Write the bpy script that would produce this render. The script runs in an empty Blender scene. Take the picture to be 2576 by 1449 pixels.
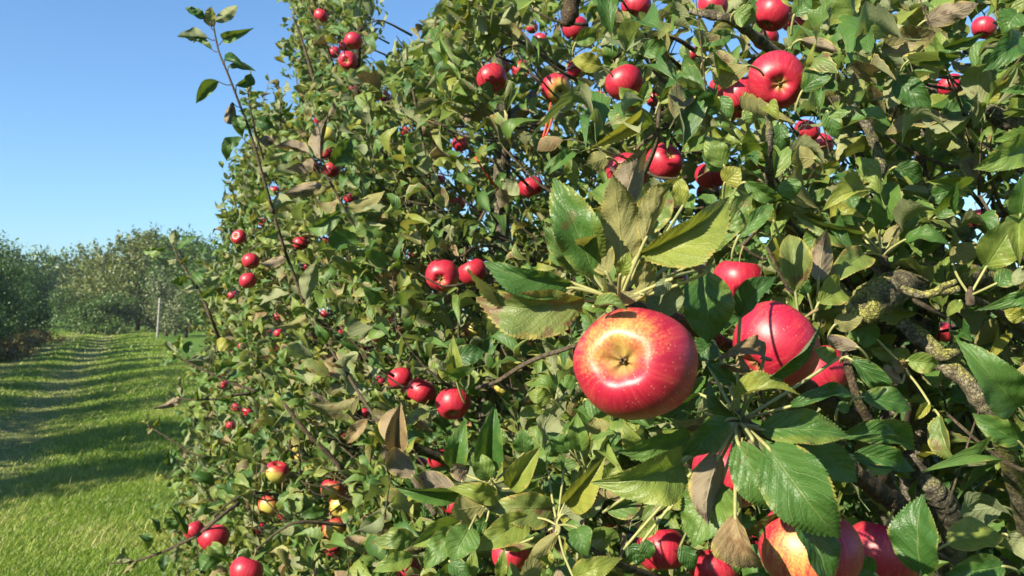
import bpy, math, random
import numpy as np
from mathutils import Vector, Matrix, noise as mnoise

random.seed(7)
rng = np.random.default_rng(7)
SC = bpy.context.scene
COL = SC.collection
RAD = math.radians

# ------------------------------------------------------------------ camera
# world: the tree row runs along +Y, X is across the row (camera at X = 0), Z up, metres
YAW, PITCH, CAM_H, LENS = RAD(24.0), RAD(1.5), 1.5, 30.0
FP = LENS / 36.0 * 2576.0                       # focal length in pixels of a 2576 px wide picture
CAM = Vector((0.0, 0.0, CAM_H))
FWD = Vector((math.sin(YAW) * math.cos(PITCH), math.cos(YAW) * math.cos(PITCH), math.sin(PITCH)))
RGT = Vector((math.cos(YAW), -math.sin(YAW), 0.0))
UPV = RGT.cross(FWD)
cd = bpy.data.cameras.new('camera')
cd.lens, cd.sensor_width, cd.clip_start, cd.clip_end = LENS, 36.0, 0.02, 6000.0
cd.dof.use_dof = True
cd.dof.focus_distance = 0.8
cd.dof.aperture_fstop = 22.0
cam = bpy.data.objects.new('camera', cd)
COL.objects.link(cam)
M3 = Matrix((RGT, UPV, -FWD)).transposed()
cam.matrix_world = Matrix.Translation(CAM) @ M3.to_4x4()
SC.camera = cam

# ------------------------------------------------------------------ sky, sun, exposure
SUN_EL = RAD(30.0)
SUN_H = Vector((-0.945, -0.328, 0.0)).normalized()       # horizontal direction towards the sun
SUN_DIR = Vector((SUN_H.x * math.cos(SUN_EL), SUN_H.y * math.cos(SUN_EL), math.sin(SUN_EL)))
world = bpy.data.worlds.new('World')
SC.world = world
world.use_nodes = True
wn = world.node_tree.nodes
wn.clear()
w_out = wn.new('ShaderNodeOutputWorld')
w_bg = wn.new('ShaderNodeBackground')
w_sky = wn.new('ShaderNodeTexSky')
w_sky.sky_type = 'NISHITA'
w_sky.sun_disc = False
w_sky.sun_elevation = SUN_EL
w_sky.sun_rotation = math.atan2(SUN_H.x, SUN_H.y)
w_sky.air_density, w_sky.dust_density, w_sky.ozone_density = 1.0, 0.9, 2.0
w_bg.inputs['Strength'].default_value = 0.066
w_mul = wn.new('ShaderNodeMix')
w_mul.data_type, w_mul.blend_type = 'RGBA', 'MULTIPLY'
w_mul.inputs[0].default_value = 1.0
w_mul.inputs[7].default_value = (0.76, 1.04, 1.27, 1.0)          # clear autumn blue
world.node_tree.links.new(w_sky.outputs[0], w_mul.inputs[6])
world.node_tree.links.new(w_mul.outputs[2], w_bg.inputs['Color'])
world.node_tree.links.new(w_bg.outputs[0], w_out.inputs['Surface'])
ld = bpy.data.lights.new('sun', 'SUN')
ld.energy, ld.angle, ld.color = 5.0, RAD(0.53), (1.0, 0.90, 0.70)
sun = bpy.data.objects.new('sun', ld)
COL.objects.link(sun)
sun.rotation_euler = SUN_DIR.to_track_quat('Z', 'Y').to_euler()
SC.view_settings.view_transform = 'Standard'
SC.view_settings.look = 'None'
SC.view_settings.exposure = 1.4
SC.view_settings.gamma = 1.0
SC.view_settings.use_curve_mapping = False
SC.cycles.max_bounces = 8
SC.cycles.transparent_max_bounces = 8


# ------------------------------------------------------------------ helpers
def at(x, y, f):
    """point seen at pixel (x, y) of the 2576 px wide photograph, f metres in front of the camera"""
    return CAM + f * (FWD + (x - 1288.0) / FP * RGT + (724.5 - y) / FP * UPV)


def camdir(x, y, z):
    """direction given as right / up / towards the camera"""
    return (RGT * x + UPV * y - FWD * z).normalized()


NF, NR, NU, NC = np.array(FWD), np.array(RGT), np.array(UPV), np.array(CAM)


def proj(P):
    q = np.asarray(P) - NC
    f = q @ NF
    fs = np.where(np.abs(f) < 1e-4, 1e-4, f)
    return 1288.0 + (q @ NR) / fs * FP, 724.5 - (q @ NU) / fs * FP, f


def link(name, mesh, parent=None, **props):
    o = bpy.data.objects.new(name, mesh)
    COL.objects.link(o)
    if parent is not None:
        o.parent = parent
    for k, v in props.items():
        o[k] = v
    return o


def np_mesh(name, V, quads, mats, uv=None, attrs=None, mat_idx=None, smooth=True):
    """mesh from arrays: V (n,3), quads (m,k) with k = 3 or 4, uv per vertex"""
    me = bpy.data.meshes.new(name)
    V = np.ascontiguousarray(V, dtype=np.float32)
    quads = np.ascontiguousarray(quads, dtype=np.int32)
    m, k = quads.shape
    me.vertices.add(len(V))
    me.vertices.foreach_set('co', V.ravel())
    me.loops.add(m * k)
    me.loops.foreach_set('vertex_index', quads.ravel())
    me.polygons.add(m)
    me.polygons.foreach_set('loop_start', np.arange(0, m * k, k, dtype=np.int32))
    if smooth:
        me.polygons.foreach_set('use_smooth', np.ones(m, dtype=bool))
    if mat_idx is not None:
        me.polygons.foreach_set('material_index', np.ascontiguousarray(mat_idx, dtype=np.int32))
    if uv is not None:
        ul = me.uv_layers.new(name='UVMap')
        ul.data.foreach_set('uv', np.ascontiguousarray(uv[quads.ravel()], dtype=np.float32).ravel())
    for nm, val in (attrs or {}).items():
        a = me.attributes.new(nm, 'FLOAT', 'POINT')
        a.data.foreach_set('value', np.ascontiguousarray(val, dtype=np.float32))
    for mt in mats:
        me.materials.append(mt)
    me.update(calc_edges=True)
    me.validate()
    return me


class NT:
    """small wrapper for building node trees"""
    def __init__(self, name):
        self.mat = bpy.data.materials.new(name)
        self.mat.use_nodes = True
        self.t = self.mat.node_tree
        self.t.nodes.clear()
        self.out = self.t.nodes.new('ShaderNodeOutputMaterial')

    def n(self, typ, ins=None, **kw):
        nd = self.t.nodes.new(typ)
        for k, v in kw.items():
            setattr(nd, k, v)
        for k, v in (ins or {}).items():
            s = nd.inputs[k]
            if isinstance(v, bpy.types.NodeSocket):
                self.t.links.new(v, s)
            else:
                s.default_value = v
        return nd

    def m(self, op, a, b=None, c=None, clamp=False):
        nd = self.t.nodes.new('ShaderNodeMath')
        nd.operation = op
        nd.use_clamp = clamp
        for i, v in enumerate((a, b, c)):
            if v is None:
                continue
            if isinstance(v, bpy.types.NodeSocket):
                self.t.links.new(v, nd.inputs[i])
            else:
                nd.inputs[i].default_value = v
        return nd.outputs[0]

    def step(self, v, lo, hi):
        nd = self.n('ShaderNodeMapRange', {'Value': v, 'From Min': lo, 'From Max': hi})
        nd.interpolation_type = 'SMOOTHSTEP'
        return nd.outputs[0]

    def mix(self, f, a, b):
        nd = self.t.nodes.new('ShaderNodeMix')
        nd.data_type = 'RGBA'
        for s, v in ((nd.inputs[0], f), (nd.inputs[6], a), (nd.inputs[7], b)):
            if isinstance(v, bpy.types.NodeSocket):
                self.t.links.new(v, s)
            else:
                s.default_value = (*v, 1.0) if isinstance(v, tuple) and len(v) == 3 else v
        return nd.outputs[2]

    def ramp(self, f, stops):
        nd = self.n('ShaderNodeValToRGB', {'Fac': f})
        el = nd.color_ramp.elements
        el[0].position, el[0].color = stops[0][0], (*stops[0][1], 1)
        el[1].position, el[1].color = stops[-1][0], (*stops[-1][1], 1)
        for p, c in stops[1:-1]:
            e = el.new(p)
            e.color = (*c, 1)
        return nd.outputs[0]

    def noise(self, vec, scale, detail=3.0, rough=0.55, dim='3D'):
        ins = {'Scale': scale, 'Detail': detail, 'Roughness': rough}
        if vec is not None:
            ins['Vector'] = vec
        return self.n('ShaderNodeTexNoise', ins, noise_dimensions=dim).outputs['Fac']

    def done(self, sock):
        self.t.links.new(sock, self.out.inputs['Surface'])
        return self.mat


# ------------------------------------------------------------------ materials
def leaf_material(name, ramp, under, spots=0.0, edge=0.0, spot_col=(0.10, 0.045, 0.018), rough=0.46, trans=0.26,
                  trans_col=(0.30, 0.42, 0.03), bump=0.55):
    t = NT(name)
    geo = t.n('ShaderNodeNewGeometry')
    pos = geo.outputs['Position']
    tint = t.n('ShaderNodeAttribute', attribute_name='tint').outputs['Fac']
    rnd = t.n('ShaderNodeObjectInfo').outputs['Random']
    tt = t.m('FRACT', t.m('ADD', tint, rnd))
    uv = t.n('ShaderNodeUVMap')
    sx = t.n('ShaderNodeSeparateXYZ', {'Vector': uv.outputs[0]})
    au = t.m('ABSOLUTE', t.m('SUBTRACT', sx.outputs[0], 0.5))
    mid = t.m('SUBTRACT', 1.0, t.step(au, 0.006, 0.032))
    wob = t.m('MULTIPLY', t.m('SUBTRACT', t.noise(pos, 70.0, 2.0), 0.5), 0.09)
    s = t.m('FRACT', t.m('ADD', t.m('MULTIPLY', t.m('ADD', t.m('SUBTRACT', sx.outputs[1], t.m('MULTIPLY', au, 0.75)), wob), 6.2), t.m('MULTIPLY', t.m('GREATER_THAN', sx.outputs[0], 0.5), 0.4)))
    side = t.m('SUBTRACT', 1.0, t.step(t.m('ABSOLUTE', t.m('SUBTRACT', s, 0.5)), 0.01, 0.07))
    vein = t.m('MAXIMUM', mid, t.m('MULTIPLY', side, 0.65))
    pillow = t.m('ABSOLUTE', t.m('SUBTRACT', s, 0.5))
    n1 = t.noise(pos, 90.0, 4.0, 0.6)
    n2 = t.noise(pos, 420.0, 2.0)
    vor = t.n('ShaderNodeTexVoronoi', {'Vector': pos, 'Scale': 700.0}).outputs['Distance']
    top = t.ramp(t.m('ADD', t.m('MULTIPLY', tt, 0.8), t.m('MULTIPLY', n1, 0.2)), ramp)
    top = t.mix(t.m('MULTIPLY', vein, 0.30), top, (0.22, 0.28, 0.09))
    und = t.mix(t.m('MULTIPLY', n1, 0.5), under, tuple(c * 0.72 for c in under))
    und = t.mix(t.m('MULTIPLY', vein, 0.55), und, tuple(min(1, c * 1.55) for c in under))
    n0 = t.noise(pos, 30.0, 3.0, 0.6)
    turn = t.step(t.m('ADD', t.m('ADD', au, t.m('MULTIPLY', t.m('SUBTRACT', n0, 0.5), 1.5)), t.m('MULTIPLY', t.m('SUBTRACT', tt, 0.5), 0.5)), 0.42, 0.80)
    top = t.mix(t.m('MULTIPLY', turn, 0.40), top, (0.22, 0.23, 0.04))
    top = t.mix(t.m('MULTIPLY', t.step(n0, 0.55, 0.35), 0.35), top, (0.035, 0.085, 0.02))
    col = t.mix(geo.outputs['Backfacing'], top, und)
    if spots > 0:
        sp = t.m('MULTIPLY', t.step(t.noise(pos, 52.0, 5.0, 0.62), 0.66 - 0.16 * spots, 0.72 - 0.10 * spots), min(1.0, 0.55 + spots * 0.4))
        col = t.mix(sp, col, spot_col)
    eg = t.step(t.m('ADD', t.m('MULTIPLY', au, 2.0), t.m('MULTIPLY', t.m('SUBTRACT', n1, 0.5), 0.9)), 0.99 - 0.25 * edge, 1.12 - 0.15 * edge)
    col = t.mix(t.m('MULTIPLY', eg, 0.75), col, (0.30, 0.24, 0.06))
    hgt = t.m('ADD', t.m('ADD', t.m('MULTIPLY', vein, -0.8), t.m('MULTIPLY', pillow, -0.8)),
              t.m('ADD', t.m('MULTIPLY', n2, 0.5), t.m('MULTIPLY', vor, 0.25)))
    bmp = t.n('ShaderNodeBump', {'Height': hgt, 'Strength': bump, 'Distance': 0.0016})
    rg = t.m('ADD', t.m('MULTIPLY', geo.outputs['Backfacing'], 0.30), t.m('ADD', rough - 0.06, t.m('MULTIPLY', n1, 0.14)))
    pb = t.n('ShaderNodeBsdfPrincipled', {'Base Color': col, 'Roughness': rg, 'Normal': bmp.outputs[0], 'Specular IOR Level': 0.38})
    tc = t.mix(0.55, col, trans_col)
    tr = t.n('ShaderNodeBsdfTranslucent', {'Color': tc, 'Normal': bmp.outputs[0]})
    mx = t.n('ShaderNodeMixShader', {0: trans, 1: pb.outputs[0], 2: tr.outputs[0]})
    return t.done(mx.outputs[0])


UND = (0.215, 0.235, 0.115)
GREEN = ((0.0, (0.032, 0.085, 0.018)), (0.35, (0.060, 0.130, 0.026)), (0.7, (0.110, 0.175, 0.034)), (1.0, (0.175, 0.215, 0.045)))
LEAF = [
    leaf_material('apple_leaf_green', GREEN, UND, spots=0.12),
    leaf_material('apple_leaf_yellowing', ((0.0, (0.12, 0.17, 0.03)), (0.6, (0.19, 0.22, 0.04)), (1.0, (0.27, 0.25, 0.04))), (0.21, 0.20, 0.075), spots=0.22, edge=0.6, rough=0.45, trans=0.30, trans_col=(0.42, 0.42, 0.03)),
    leaf_material('apple_leaf_blotched', ((0.0, (0.06, 0.12, 0.025)), (0.6, (0.12, 0.16, 0.04)), (1.0, (0.18, 0.17, 0.06))), (0.20, 0.19, 0.085), spots=0.9, edge=0.7, rough=0.48, spot_col=(0.13, 0.065, 0.035), trans=0.2),
    leaf_material('apple_leaf_browned', ((0.0, (0.09, 0.085, 0.035)), (1.0, (0.16, 0.13, 0.06))), (0.19, 0.155, 0.105), spots=0.7, edge=0.8, rough=0.6, spot_col=(0.07, 0.045, 0.03), trans=0.14, trans_col=(0.3, 0.2, 0.04)),
    leaf_material('apple_leaf_dry', ((0.0, (0.15, 0.10, 0.05)), (1.0, (0.24, 0.17, 0.085))), (0.24, 0.18, 0.105), spots=0.6, edge=0.5, rough=0.7, spot_col=(0.12, 0.06, 0.025), trans=0.12, trans_col=(0.4, 0.25, 0.08)),
    leaf_material('apple_leaf_deep_green', ((0.0, (0.020, 0.062, 0.014)), (0.6, (0.034, 0.092, 0.018)), (1.0, (0.055, 0.12, 0.022))), (0.15, 0.18, 0.09), spots=0.1, rough=0.42, trans=0.2),
]


def apple_material():
    t = NT('apple_skin_blushed')
    tc = t.n('ShaderNodeTexCoord').outputs['Object']
    oi = t.n('ShaderNodeObjectInfo')
    dirv = t.n('ShaderNodeVectorMath', {0: oi.outputs['Color'], 1: (2.0, 2.0, 2.0)}, operation='MULTIPLY')
    dirv = t.n('ShaderNodeVectorMath', {0: dirv.outputs[0], 1: (1.0, 1.0, 1.0)}, operation='SUBTRACT')
    off = oi.outputs['Alpha']
    nrm = t.n('ShaderNodeVectorMath', {0: tc}, operation='NORMALIZE').outputs[0]
    d = t.n('ShaderNodeVectorMath', {0: nrm, 1: dirv.outputs[0]}, operation='DOT_PRODUCT').outputs['Value']
    sp = t.n('ShaderNodeSeparateXYZ', {'Vector': tc})
    ang = t.m('ARCTAN2', sp.outputs[1], sp.outputs[0])
    sv = t.n('ShaderNodeCombineXYZ', {0: t.m('MULTIPLY', t.m('SINE', ang), 2.2), 1: t.m('MULTIPLY', t.m('COSINE', ang), 2.2), 2: t.m('MULTIPLY', sp.outputs[2], 0.35)})
    jit = t.n('ShaderNodeVectorMath', {0: sv.outputs[0], 1: t.n('ShaderNodeCombineXYZ', {2: t.m('MULTIPLY', oi.outputs['Random'], 37.0)}).outputs[0]}, operation='ADD').outputs[0]
    stripes = t.noise(jit, 4.5, 4.0, 0.65)
    off3 = t.n('ShaderNodeVectorMath', {0: tc, 1: t.n('ShaderNodeCombineXYZ', {0: t.m('MULTIPLY', oi.outputs['Random'], 53.0)}).outputs[0]}, operation='ADD').outputs[0]
    big = t.noise(off3, 1.6, 4.0, 0.6)
    fine = t.noise(off3, 22.0, 4.0, 0.7)
    rad = t.m('SQRT', t.m('ADD', t.m('MULTIPLY', sp.outputs[0], sp.outputs[0]), t.m('MULTIPLY', sp.outputs[1], sp.outputs[1])))
    stripes = t.m('ADD', 0.5, t.m('MULTIPLY', t.m('SUBTRACT', stripes, 0.5), t.step(rad, 0.2, 0.75)))
    y = t.m('ADD', t.m('ADD', d, t.m('MULTIPLY', t.m('SUBTRACT', stripes, 0.5), 0.55)), t.m('MULTIPLY', t.m('SUBTRACT', big, 0.5), 0.9))
    y = t.m('ADD', y, t.m('MULTIPLY', t.m('SUBTRACT', fine, 0.5), 0.8))
    y = t.m('ADD', y, t.m('MULTIPLY', t.m('SUBTRACT', off, 0.5), 2.0))
    yel = t.step(y, 0.42, 1.18)
    red = t.ramp(t.m('ADD', t.m('MULTIPLY', stripes, 0.75), t.m('MULTIPLY', fine, 0.25)),
                 ((0.25, (0.20, 0.004, 0.018)), (0.5, (0.34, 0.011, 0.034)), (0.78, (0.46, 0.070, 0.045))))
    ylw = t.ramp(big, ((0.3, (0.33, 0.36, 0.07)), (0.55, (0.41, 0.36, 0.08)), (0.8, (0.46, 0.26, 0.05))))
    col = t.mix(yel, red, ylw)
    # russet ring in the calyx basin and the stalk cavity
    rad = t.m('SQRT', t.m('ADD', t.m('MULTIPLY', sp.outputs[0], sp.outputs[0]), t.m('MULTIPLY', sp.outputs[1], sp.outputs[1])))
    rr = t.m('ADD', rad, t.m('MULTIPLY', t.m('SUBTRACT', fine, 0.5), 0.30))
    rus = t.m('SUBTRACT', 1.0, t.step(rr, 0.10, 0.34))
    col = t.mix(t.m('MULTIPLY', rus, 0.8), col, (0.26, 0.19, 0.045))
    vo = t.n('ShaderNodeTexVoronoi', {'Vector': off3, 'Scale': 13.0, 'Randomness': 1.0})
    dot = t.m('SUBTRACT', 1.0, t.step(vo.outputs['Distance'], 0.08, 0.20))
    keep = t.step(t.n('ShaderNodeSeparateColor', {0: vo.outputs['Color']}).outputs[0], 0.35, 0.5)
    dot = t.m('MULTIPLY', dot, keep)
    col = t.mix(t.m('MULTIPLY', dot, 0.5), col, (0.62, 0.36, 0.20))
    scab = t.step(t.noise(off3, 3.3, 3.0, 0.5), 0.72, 0.76)
    col = t.mix(t.m('MULTIPLY', scab, 0.55), col, (0.20, 0.12, 0.05))
    bmp = t.n('ShaderNodeBump', {'Height': t.m('ADD', fine, t.m('MULTIPLY', dot, 0.4)), 'Strength': 0.06, 'Distance': 0.02})
    rg = t.m('ADD', 0.33, t.m('MULTIPLY', big, 0.18))
    rg = t.m('ADD', rg, t.m('MULTIPLY', rus, 0.25))
    pb = t.n('ShaderNodeBsdfPrincipled', {'Base Color': col, 'Roughness': rg, 'Normal': bmp.outputs[0], 'Specular IOR Level': 0.5,
                                          'Subsurface Weight': 0.04, 'Subsurface Radius': (0.5, 0.15, 0.08), 'Subsurface Scale': 0.02})
    return t.done(pb.outputs[0])


APPLE = apple_material()


def bark_material(name, base, dark, moss, moss_amt, scale=60.0, bump=0.7):
    t = NT(name)
    geo = t.n('ShaderNodeNewGeometry')
    pos = geo.outputs['Position']
    n1 = t.noise(pos, scale, 6.0, 0.65)
    n2 = t.noise(pos, scale * 0.25, 4.0, 0.6)
    n3 = t.noise(pos, scale * 5.0, 3.0, 0.6)
    col = t.mix(t.step(n1, 0.35, 0.65), dark, base)
    nz = t.n('ShaderNodeSeparateXYZ', {'Vector': geo.outputs['Normal']}).outputs[2]
    mm = t.step(t.m('ADD', t.m('ADD', n2, t.m('MULTIPLY', nz, 0.10)), t.m('MULTIPLY', t.m('SUBTRACT', n3, 0.5), 0.35)), 0.62 - 0.25 * moss_amt, 0.72 - 0.2 * moss_amt)
    col = t.mix(t.m('MULTIPLY', mm, min(1.0, 0.35 + moss_amt)), col, moss)
    col = t.mix(t.m('MULTIPLY', t.step(n3, 0.45, 0.7), 0.25), col, dark)
    cr = t.n('ShaderNodeTexVoronoi', {'Vector': t.n('ShaderNodeVectorMath', {0: pos, 1: t.n('ShaderNodeCombineXYZ', {0: t.m('MULTIPLY', n1, 0.02), 1: t.m('MULTIPLY', n3, 0.01)}).outputs[0]}, operation='ADD').outputs[0], 'Scale': scale * 3.2}, feature='DISTANCE_TO_EDGE').outputs['Distance']
    crack = t.m('SUBTRACT', 1.0, t.step(cr, 0.02, 0.10))
    col = t.mix(t.m('MULTIPLY', crack, 0.75), col, tuple(c * 0.5 for c in dark))
    bmp = t.n('ShaderNodeBump', {'Height': t.m('SUBTRACT', t.m('ADD', t.m('ADD', n1, t.m('MULTIPLY', n3, 0.6)), t.m('MULTIPLY', mm, 0.6)), t.m('MULTIPLY', crack, 1.0)), 'Strength': bump, 'Distance': 0.006})
    pb = t.n('ShaderNodeBsdfPrincipled', {'Base Color': col, 'Roughness': 0.85, 'Normal': bmp.outputs[0], 'Specular IOR Level': 0.2})
    return t.done(pb.outputs[0])


BARK = bark_material('apple_bark_grey', (0.20, 0.18, 0.14), (0.06, 0.05, 0.04), (0.27, 0.28, 0.08), 0.35)
BARK_MOSS = bark_material('apple_bark_lichen', (0.25, 0.22, 0.15), (0.07, 0.06, 0.04), (0.27, 0.265, 0.065), 0.55)
BARK_DARK = bark_material('apple_bark_brown', (0.11, 0.075, 0.045), (0.045, 0.033, 0.024), (0.17, 0.18, 0.05), 0.15)
TWIG = bark_material('apple_twig_brown', (0.19, 0.15, 0.10), (0.08, 0.055, 0.04), (0.22, 0.22, 0.09), 0.2, scale=150.0)


def simple(name, col, rough=0.6, var=0.25, scale=200.0, spec=0.3):
    t = NT(name)
    pos = t.n('ShaderNodeNewGeometry').outputs['Position']
    n = t.noise(pos, scale, 3.0)
    c = t.mix(n, tuple(v * (1 - var) for v in col), tuple(min(1, v * (1 + var)) for v in col))
    pb = t.n('ShaderNodeBsdfPrincipled', {'Base Color': c, 'Roughness': rough, 'Specular IOR Level': spec})
    return t.done(pb.outputs[0])


STALK = simple('leaf_stalk_green', (0.25, 0.25, 0.10))
STALK_BROWN = simple('apple_stalk_brown', (0.22, 0.16, 0.07))
CALYX = simple('calyx_dry_brown', (0.12, 0.075, 0.035), 0.8)
RED_STALK = simple('red_twig_bark', (0.42, 0.05, 0.025), 0.5)
POST = simple('weathered_pale_post', (0.22, 0.21, 0.185), 0.85, 0.3, 9.0)


# ------------------------------------------------------------------ tubes
def catmull(P, n):
    P = [np.array(p, float) for p in P]
    P = [2 * P[0] - P[1]] + P + [2 * P[-1] - P[-2]]
    out = []
    for i in range(1, len(P) - 2):
        for k in range(n):
            t = k / n
            out.append(0.5 * ((2 * P[i]) + (-P[i - 1] + P[i + 1]) * t + (2 * P[i - 1] - 5 * P[i] + 4 * P[i + 1] - P[i + 2]) * t * t
                              + (-P[i - 1] + 3 * P[i] - 3 * P[i + 1] + P[i + 2]) * t ** 3))
    out.append(P[-2])
    return np.array(out)


class Tubes:
    def __init__(self):
        self.V, self.F, self.n = [], [], 0

    def add(self, pts, radii, sides=7, sub=4, rough=0.0, knots=0.0):
        """swept tube through pts (rows x,y,z) with one radius per point"""
        q = catmull([list(p) + [r] for p, r in zip(pts, radii)], sub) if sub > 1 else np.array([list(p) + [r] for p, r in zip(pts, radii)])
        C, R = q[:, :3], np.maximum(q[:, 3], 1e-4)
        T = np.gradient(C, axis=0)
        T /= np.linalg.norm(T, axis=1)[:, None] + 1e-9
        a = np.array([0.0, 0.0, 1.0]) if abs(T[0, 2]) < 0.9 else np.array([1.0, 0.0, 0.0])
        u = np.cross(T[0], a)
        u /= np.linalg.norm(u)
        th = np.linspace(0, 2 * np.pi, sides, endpoint=False)
        rows = []
        for c, t, r in zip(C, T, R):
            u = u - t * (u @ t)
            u /= np.linalg.norm(u) + 1e-9
            w = np.cross(t, u)
            rr = np.full(sides, r)
            if rough > 0:
                for j in range(sides):
                    p = c + r * (math.cos(th[j]) * u + math.sin(th[j]) * w)
                    k = mnoise.noise(Vector(p * (0.35 / max(r, 0.004)))) + 0.5 * mnoise.noise(Vector(p * (0.9 / max(r, 0.004))))
                    rr[j] = r * (1 + rough * k)
            if knots > 0:
                rr *= 1 + knots * max(0.0, mnoise.noise(Vector(c * 38.0)))
            rows.append(c + np.outer(rr * np.cos(th), u) + np.outer(rr * np.sin(th), w))
        n = len(rows)
        V = np.concatenate(rows + [C[:1], C[-1:]])
        b = self.n
        F = []
        for i in range(n - 1):
            for j in range(sides):
                k = (j + 1) % sides
                F.append((b + i * sides + j, b + i * sides + k, b + (i + 1) * sides + k, b + (i + 1) * sides + j))
        e0, e1 = b + n * sides, b + n * sides + 1
        for j in range(0, sides):
            k = (j + 1) % sides
            F.append((e0, b + k, b + j, b + j))
            F.append((e1, b + (n - 1) * sides + j, b + (n - 1) * sides + k, b + (n - 1) * sides + k))
        self.V.append(V)
        self.F += F
        self.n += len(V)

    def mesh(self, name, mat):
        me = bpy.data.meshes.new(name)
        V = np.concatenate(self.V)
        me.from_pydata(V.tolist(), [], [tuple(dict.fromkeys(f)) for f in self.F])
        me.polygons.foreach_set('use_smooth', np.ones(len(me.polygons), dtype=bool))
        me.materials.append(mat)
        me.update()
        return me


# ------------------------------------------------------------------ ground, grass
TRACKS = ((-1.35, 0.62), (-3.05, 0.62))


def ground_z(x, y):
    x, y = np.asarray(x, float), np.asarray(y, float)
    z = 0.016 * np.sin(y * 0.55 + 0.7 * np.sin(x * 0.5)) + 0.02 * np.sin(y * 0.23 + x * 0.9 + 1.3)
    z = z + 0.04 * np.sin(x * 1.7 + 0.4)
    for tx, tw in TRACKS:
        z = z - 0.035 * np.exp(-((x - tx) / tw) ** 2)
    return z * np.exp(-(np.maximum(np.hypot(x, y) - 60, 0) / 60.0) ** 2)


def build_ground():
    t = NT('orchard_turf_soil')
    pos = t.n('ShaderNodeNewGeometry').outputs['Position']
    sx = t.n('ShaderNodeSeparateXYZ', {'Vector': pos})
    n1 = t.noise(pos, 1.3, 5.0, 0.6)
    n2 = t.noise(pos, 14.0, 4.0, 0.65)
    col = t.ramp(t.m('ADD', t.m('MULTIPLY', n1, 0.6), t.m('MULTIPLY', n2, 0.4)),
                 ((0.3, (0.04, 0.085, 0.012)), (0.5, (0.07, 0.14, 0.018)), (0.72, (0.12, 0.17, 0.035))))
    w = None
    for tx, tw in TRACKS:
        dd = t.m('ABSOLUTE', t.m('SUBTRACT', t.m('ADD', sx.outputs[0], t.m('MULTIPLY', t.m('SUBTRACT', n1, 0.5), 0.8)), tx))
        k = t.m('SUBTRACT', 1.0, t.step(dd, tw * 0.3, tw * 1.1))
        w = k if w is None else t.m('MAXIMUM', w, k)
    worn = t.m('MULTIPLY', w, t.step(n2, 0.35, 0.6))
    col = t.mix(t.m('MULTIPLY', worn, 0.8), col, (0.19, 0.155, 0.085))
    bmp = t.n('ShaderNodeBump', {'Height': n2, 'Strength': 0.6, 'Distance': 0.05})
    mat = t.done(t.n('ShaderNodeBsdfPrincipled', {'Base Color': col, 'Roughness': 0.95, 'Normal': bmp.outputs[0], 'Specular IOR Level': 0.1}).outputs[0])
    g = np.concatenate([-np.geomspace(3000, 14, 14), np.arange(-13, 9.01, 0.25), np.geomspace(10, 3000, 14)])
    h = np.concatenate([-np.geomspace(1500, 6, 10), np.arange(-5, 60.01, 0.4), np.geomspace(62, 3500, 16)])
    X, Y = np.meshgrid(g, h)
    V = np.stack([X, Y, ground_z(X, Y)], -1).reshape(-1, 3)
    nx, ny = len(g), len(h)
    i = np.arange((ny - 1) * (nx - 1))
    r, c = i // (nx - 1), i % (nx - 1)
    a = r * nx + c
    link('ground', np_mesh('ground', V, np.stack([a, a + 1, a + nx + 1, a + nx], 1), [mat]), kind='structure')


build_ground()


def grass_material():
    t = NT('grass_blade')
    tint = t.n('ShaderNodeAttribute', attribute_name='tint').outputs['Fac']
    col = t.ramp(tint, ((0.0, (0.055, 0.115, 0.012)), (0.4, (0.13, 0.22, 0.018)), (0.75, (0.24, 0.31, 0.04)), (1.0, (0.44, 0.38, 0.17))))
    pb = t.n('ShaderNodeBsdfPrincipled', {'Base Color': col, 'Roughness': 0.5, 'Specular IOR Level': 0.4})
    tr = t.n('ShaderNodeBsdfTranslucent', {'Color': t.mix(0.5, col, (0.22, 0.42, 0.02))})
    return t.done(t.n('ShaderNodeMixShader', {0: 0.3, 1: pb.outputs[0], 2: tr.outputs[0]}).outputs[0])


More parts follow.
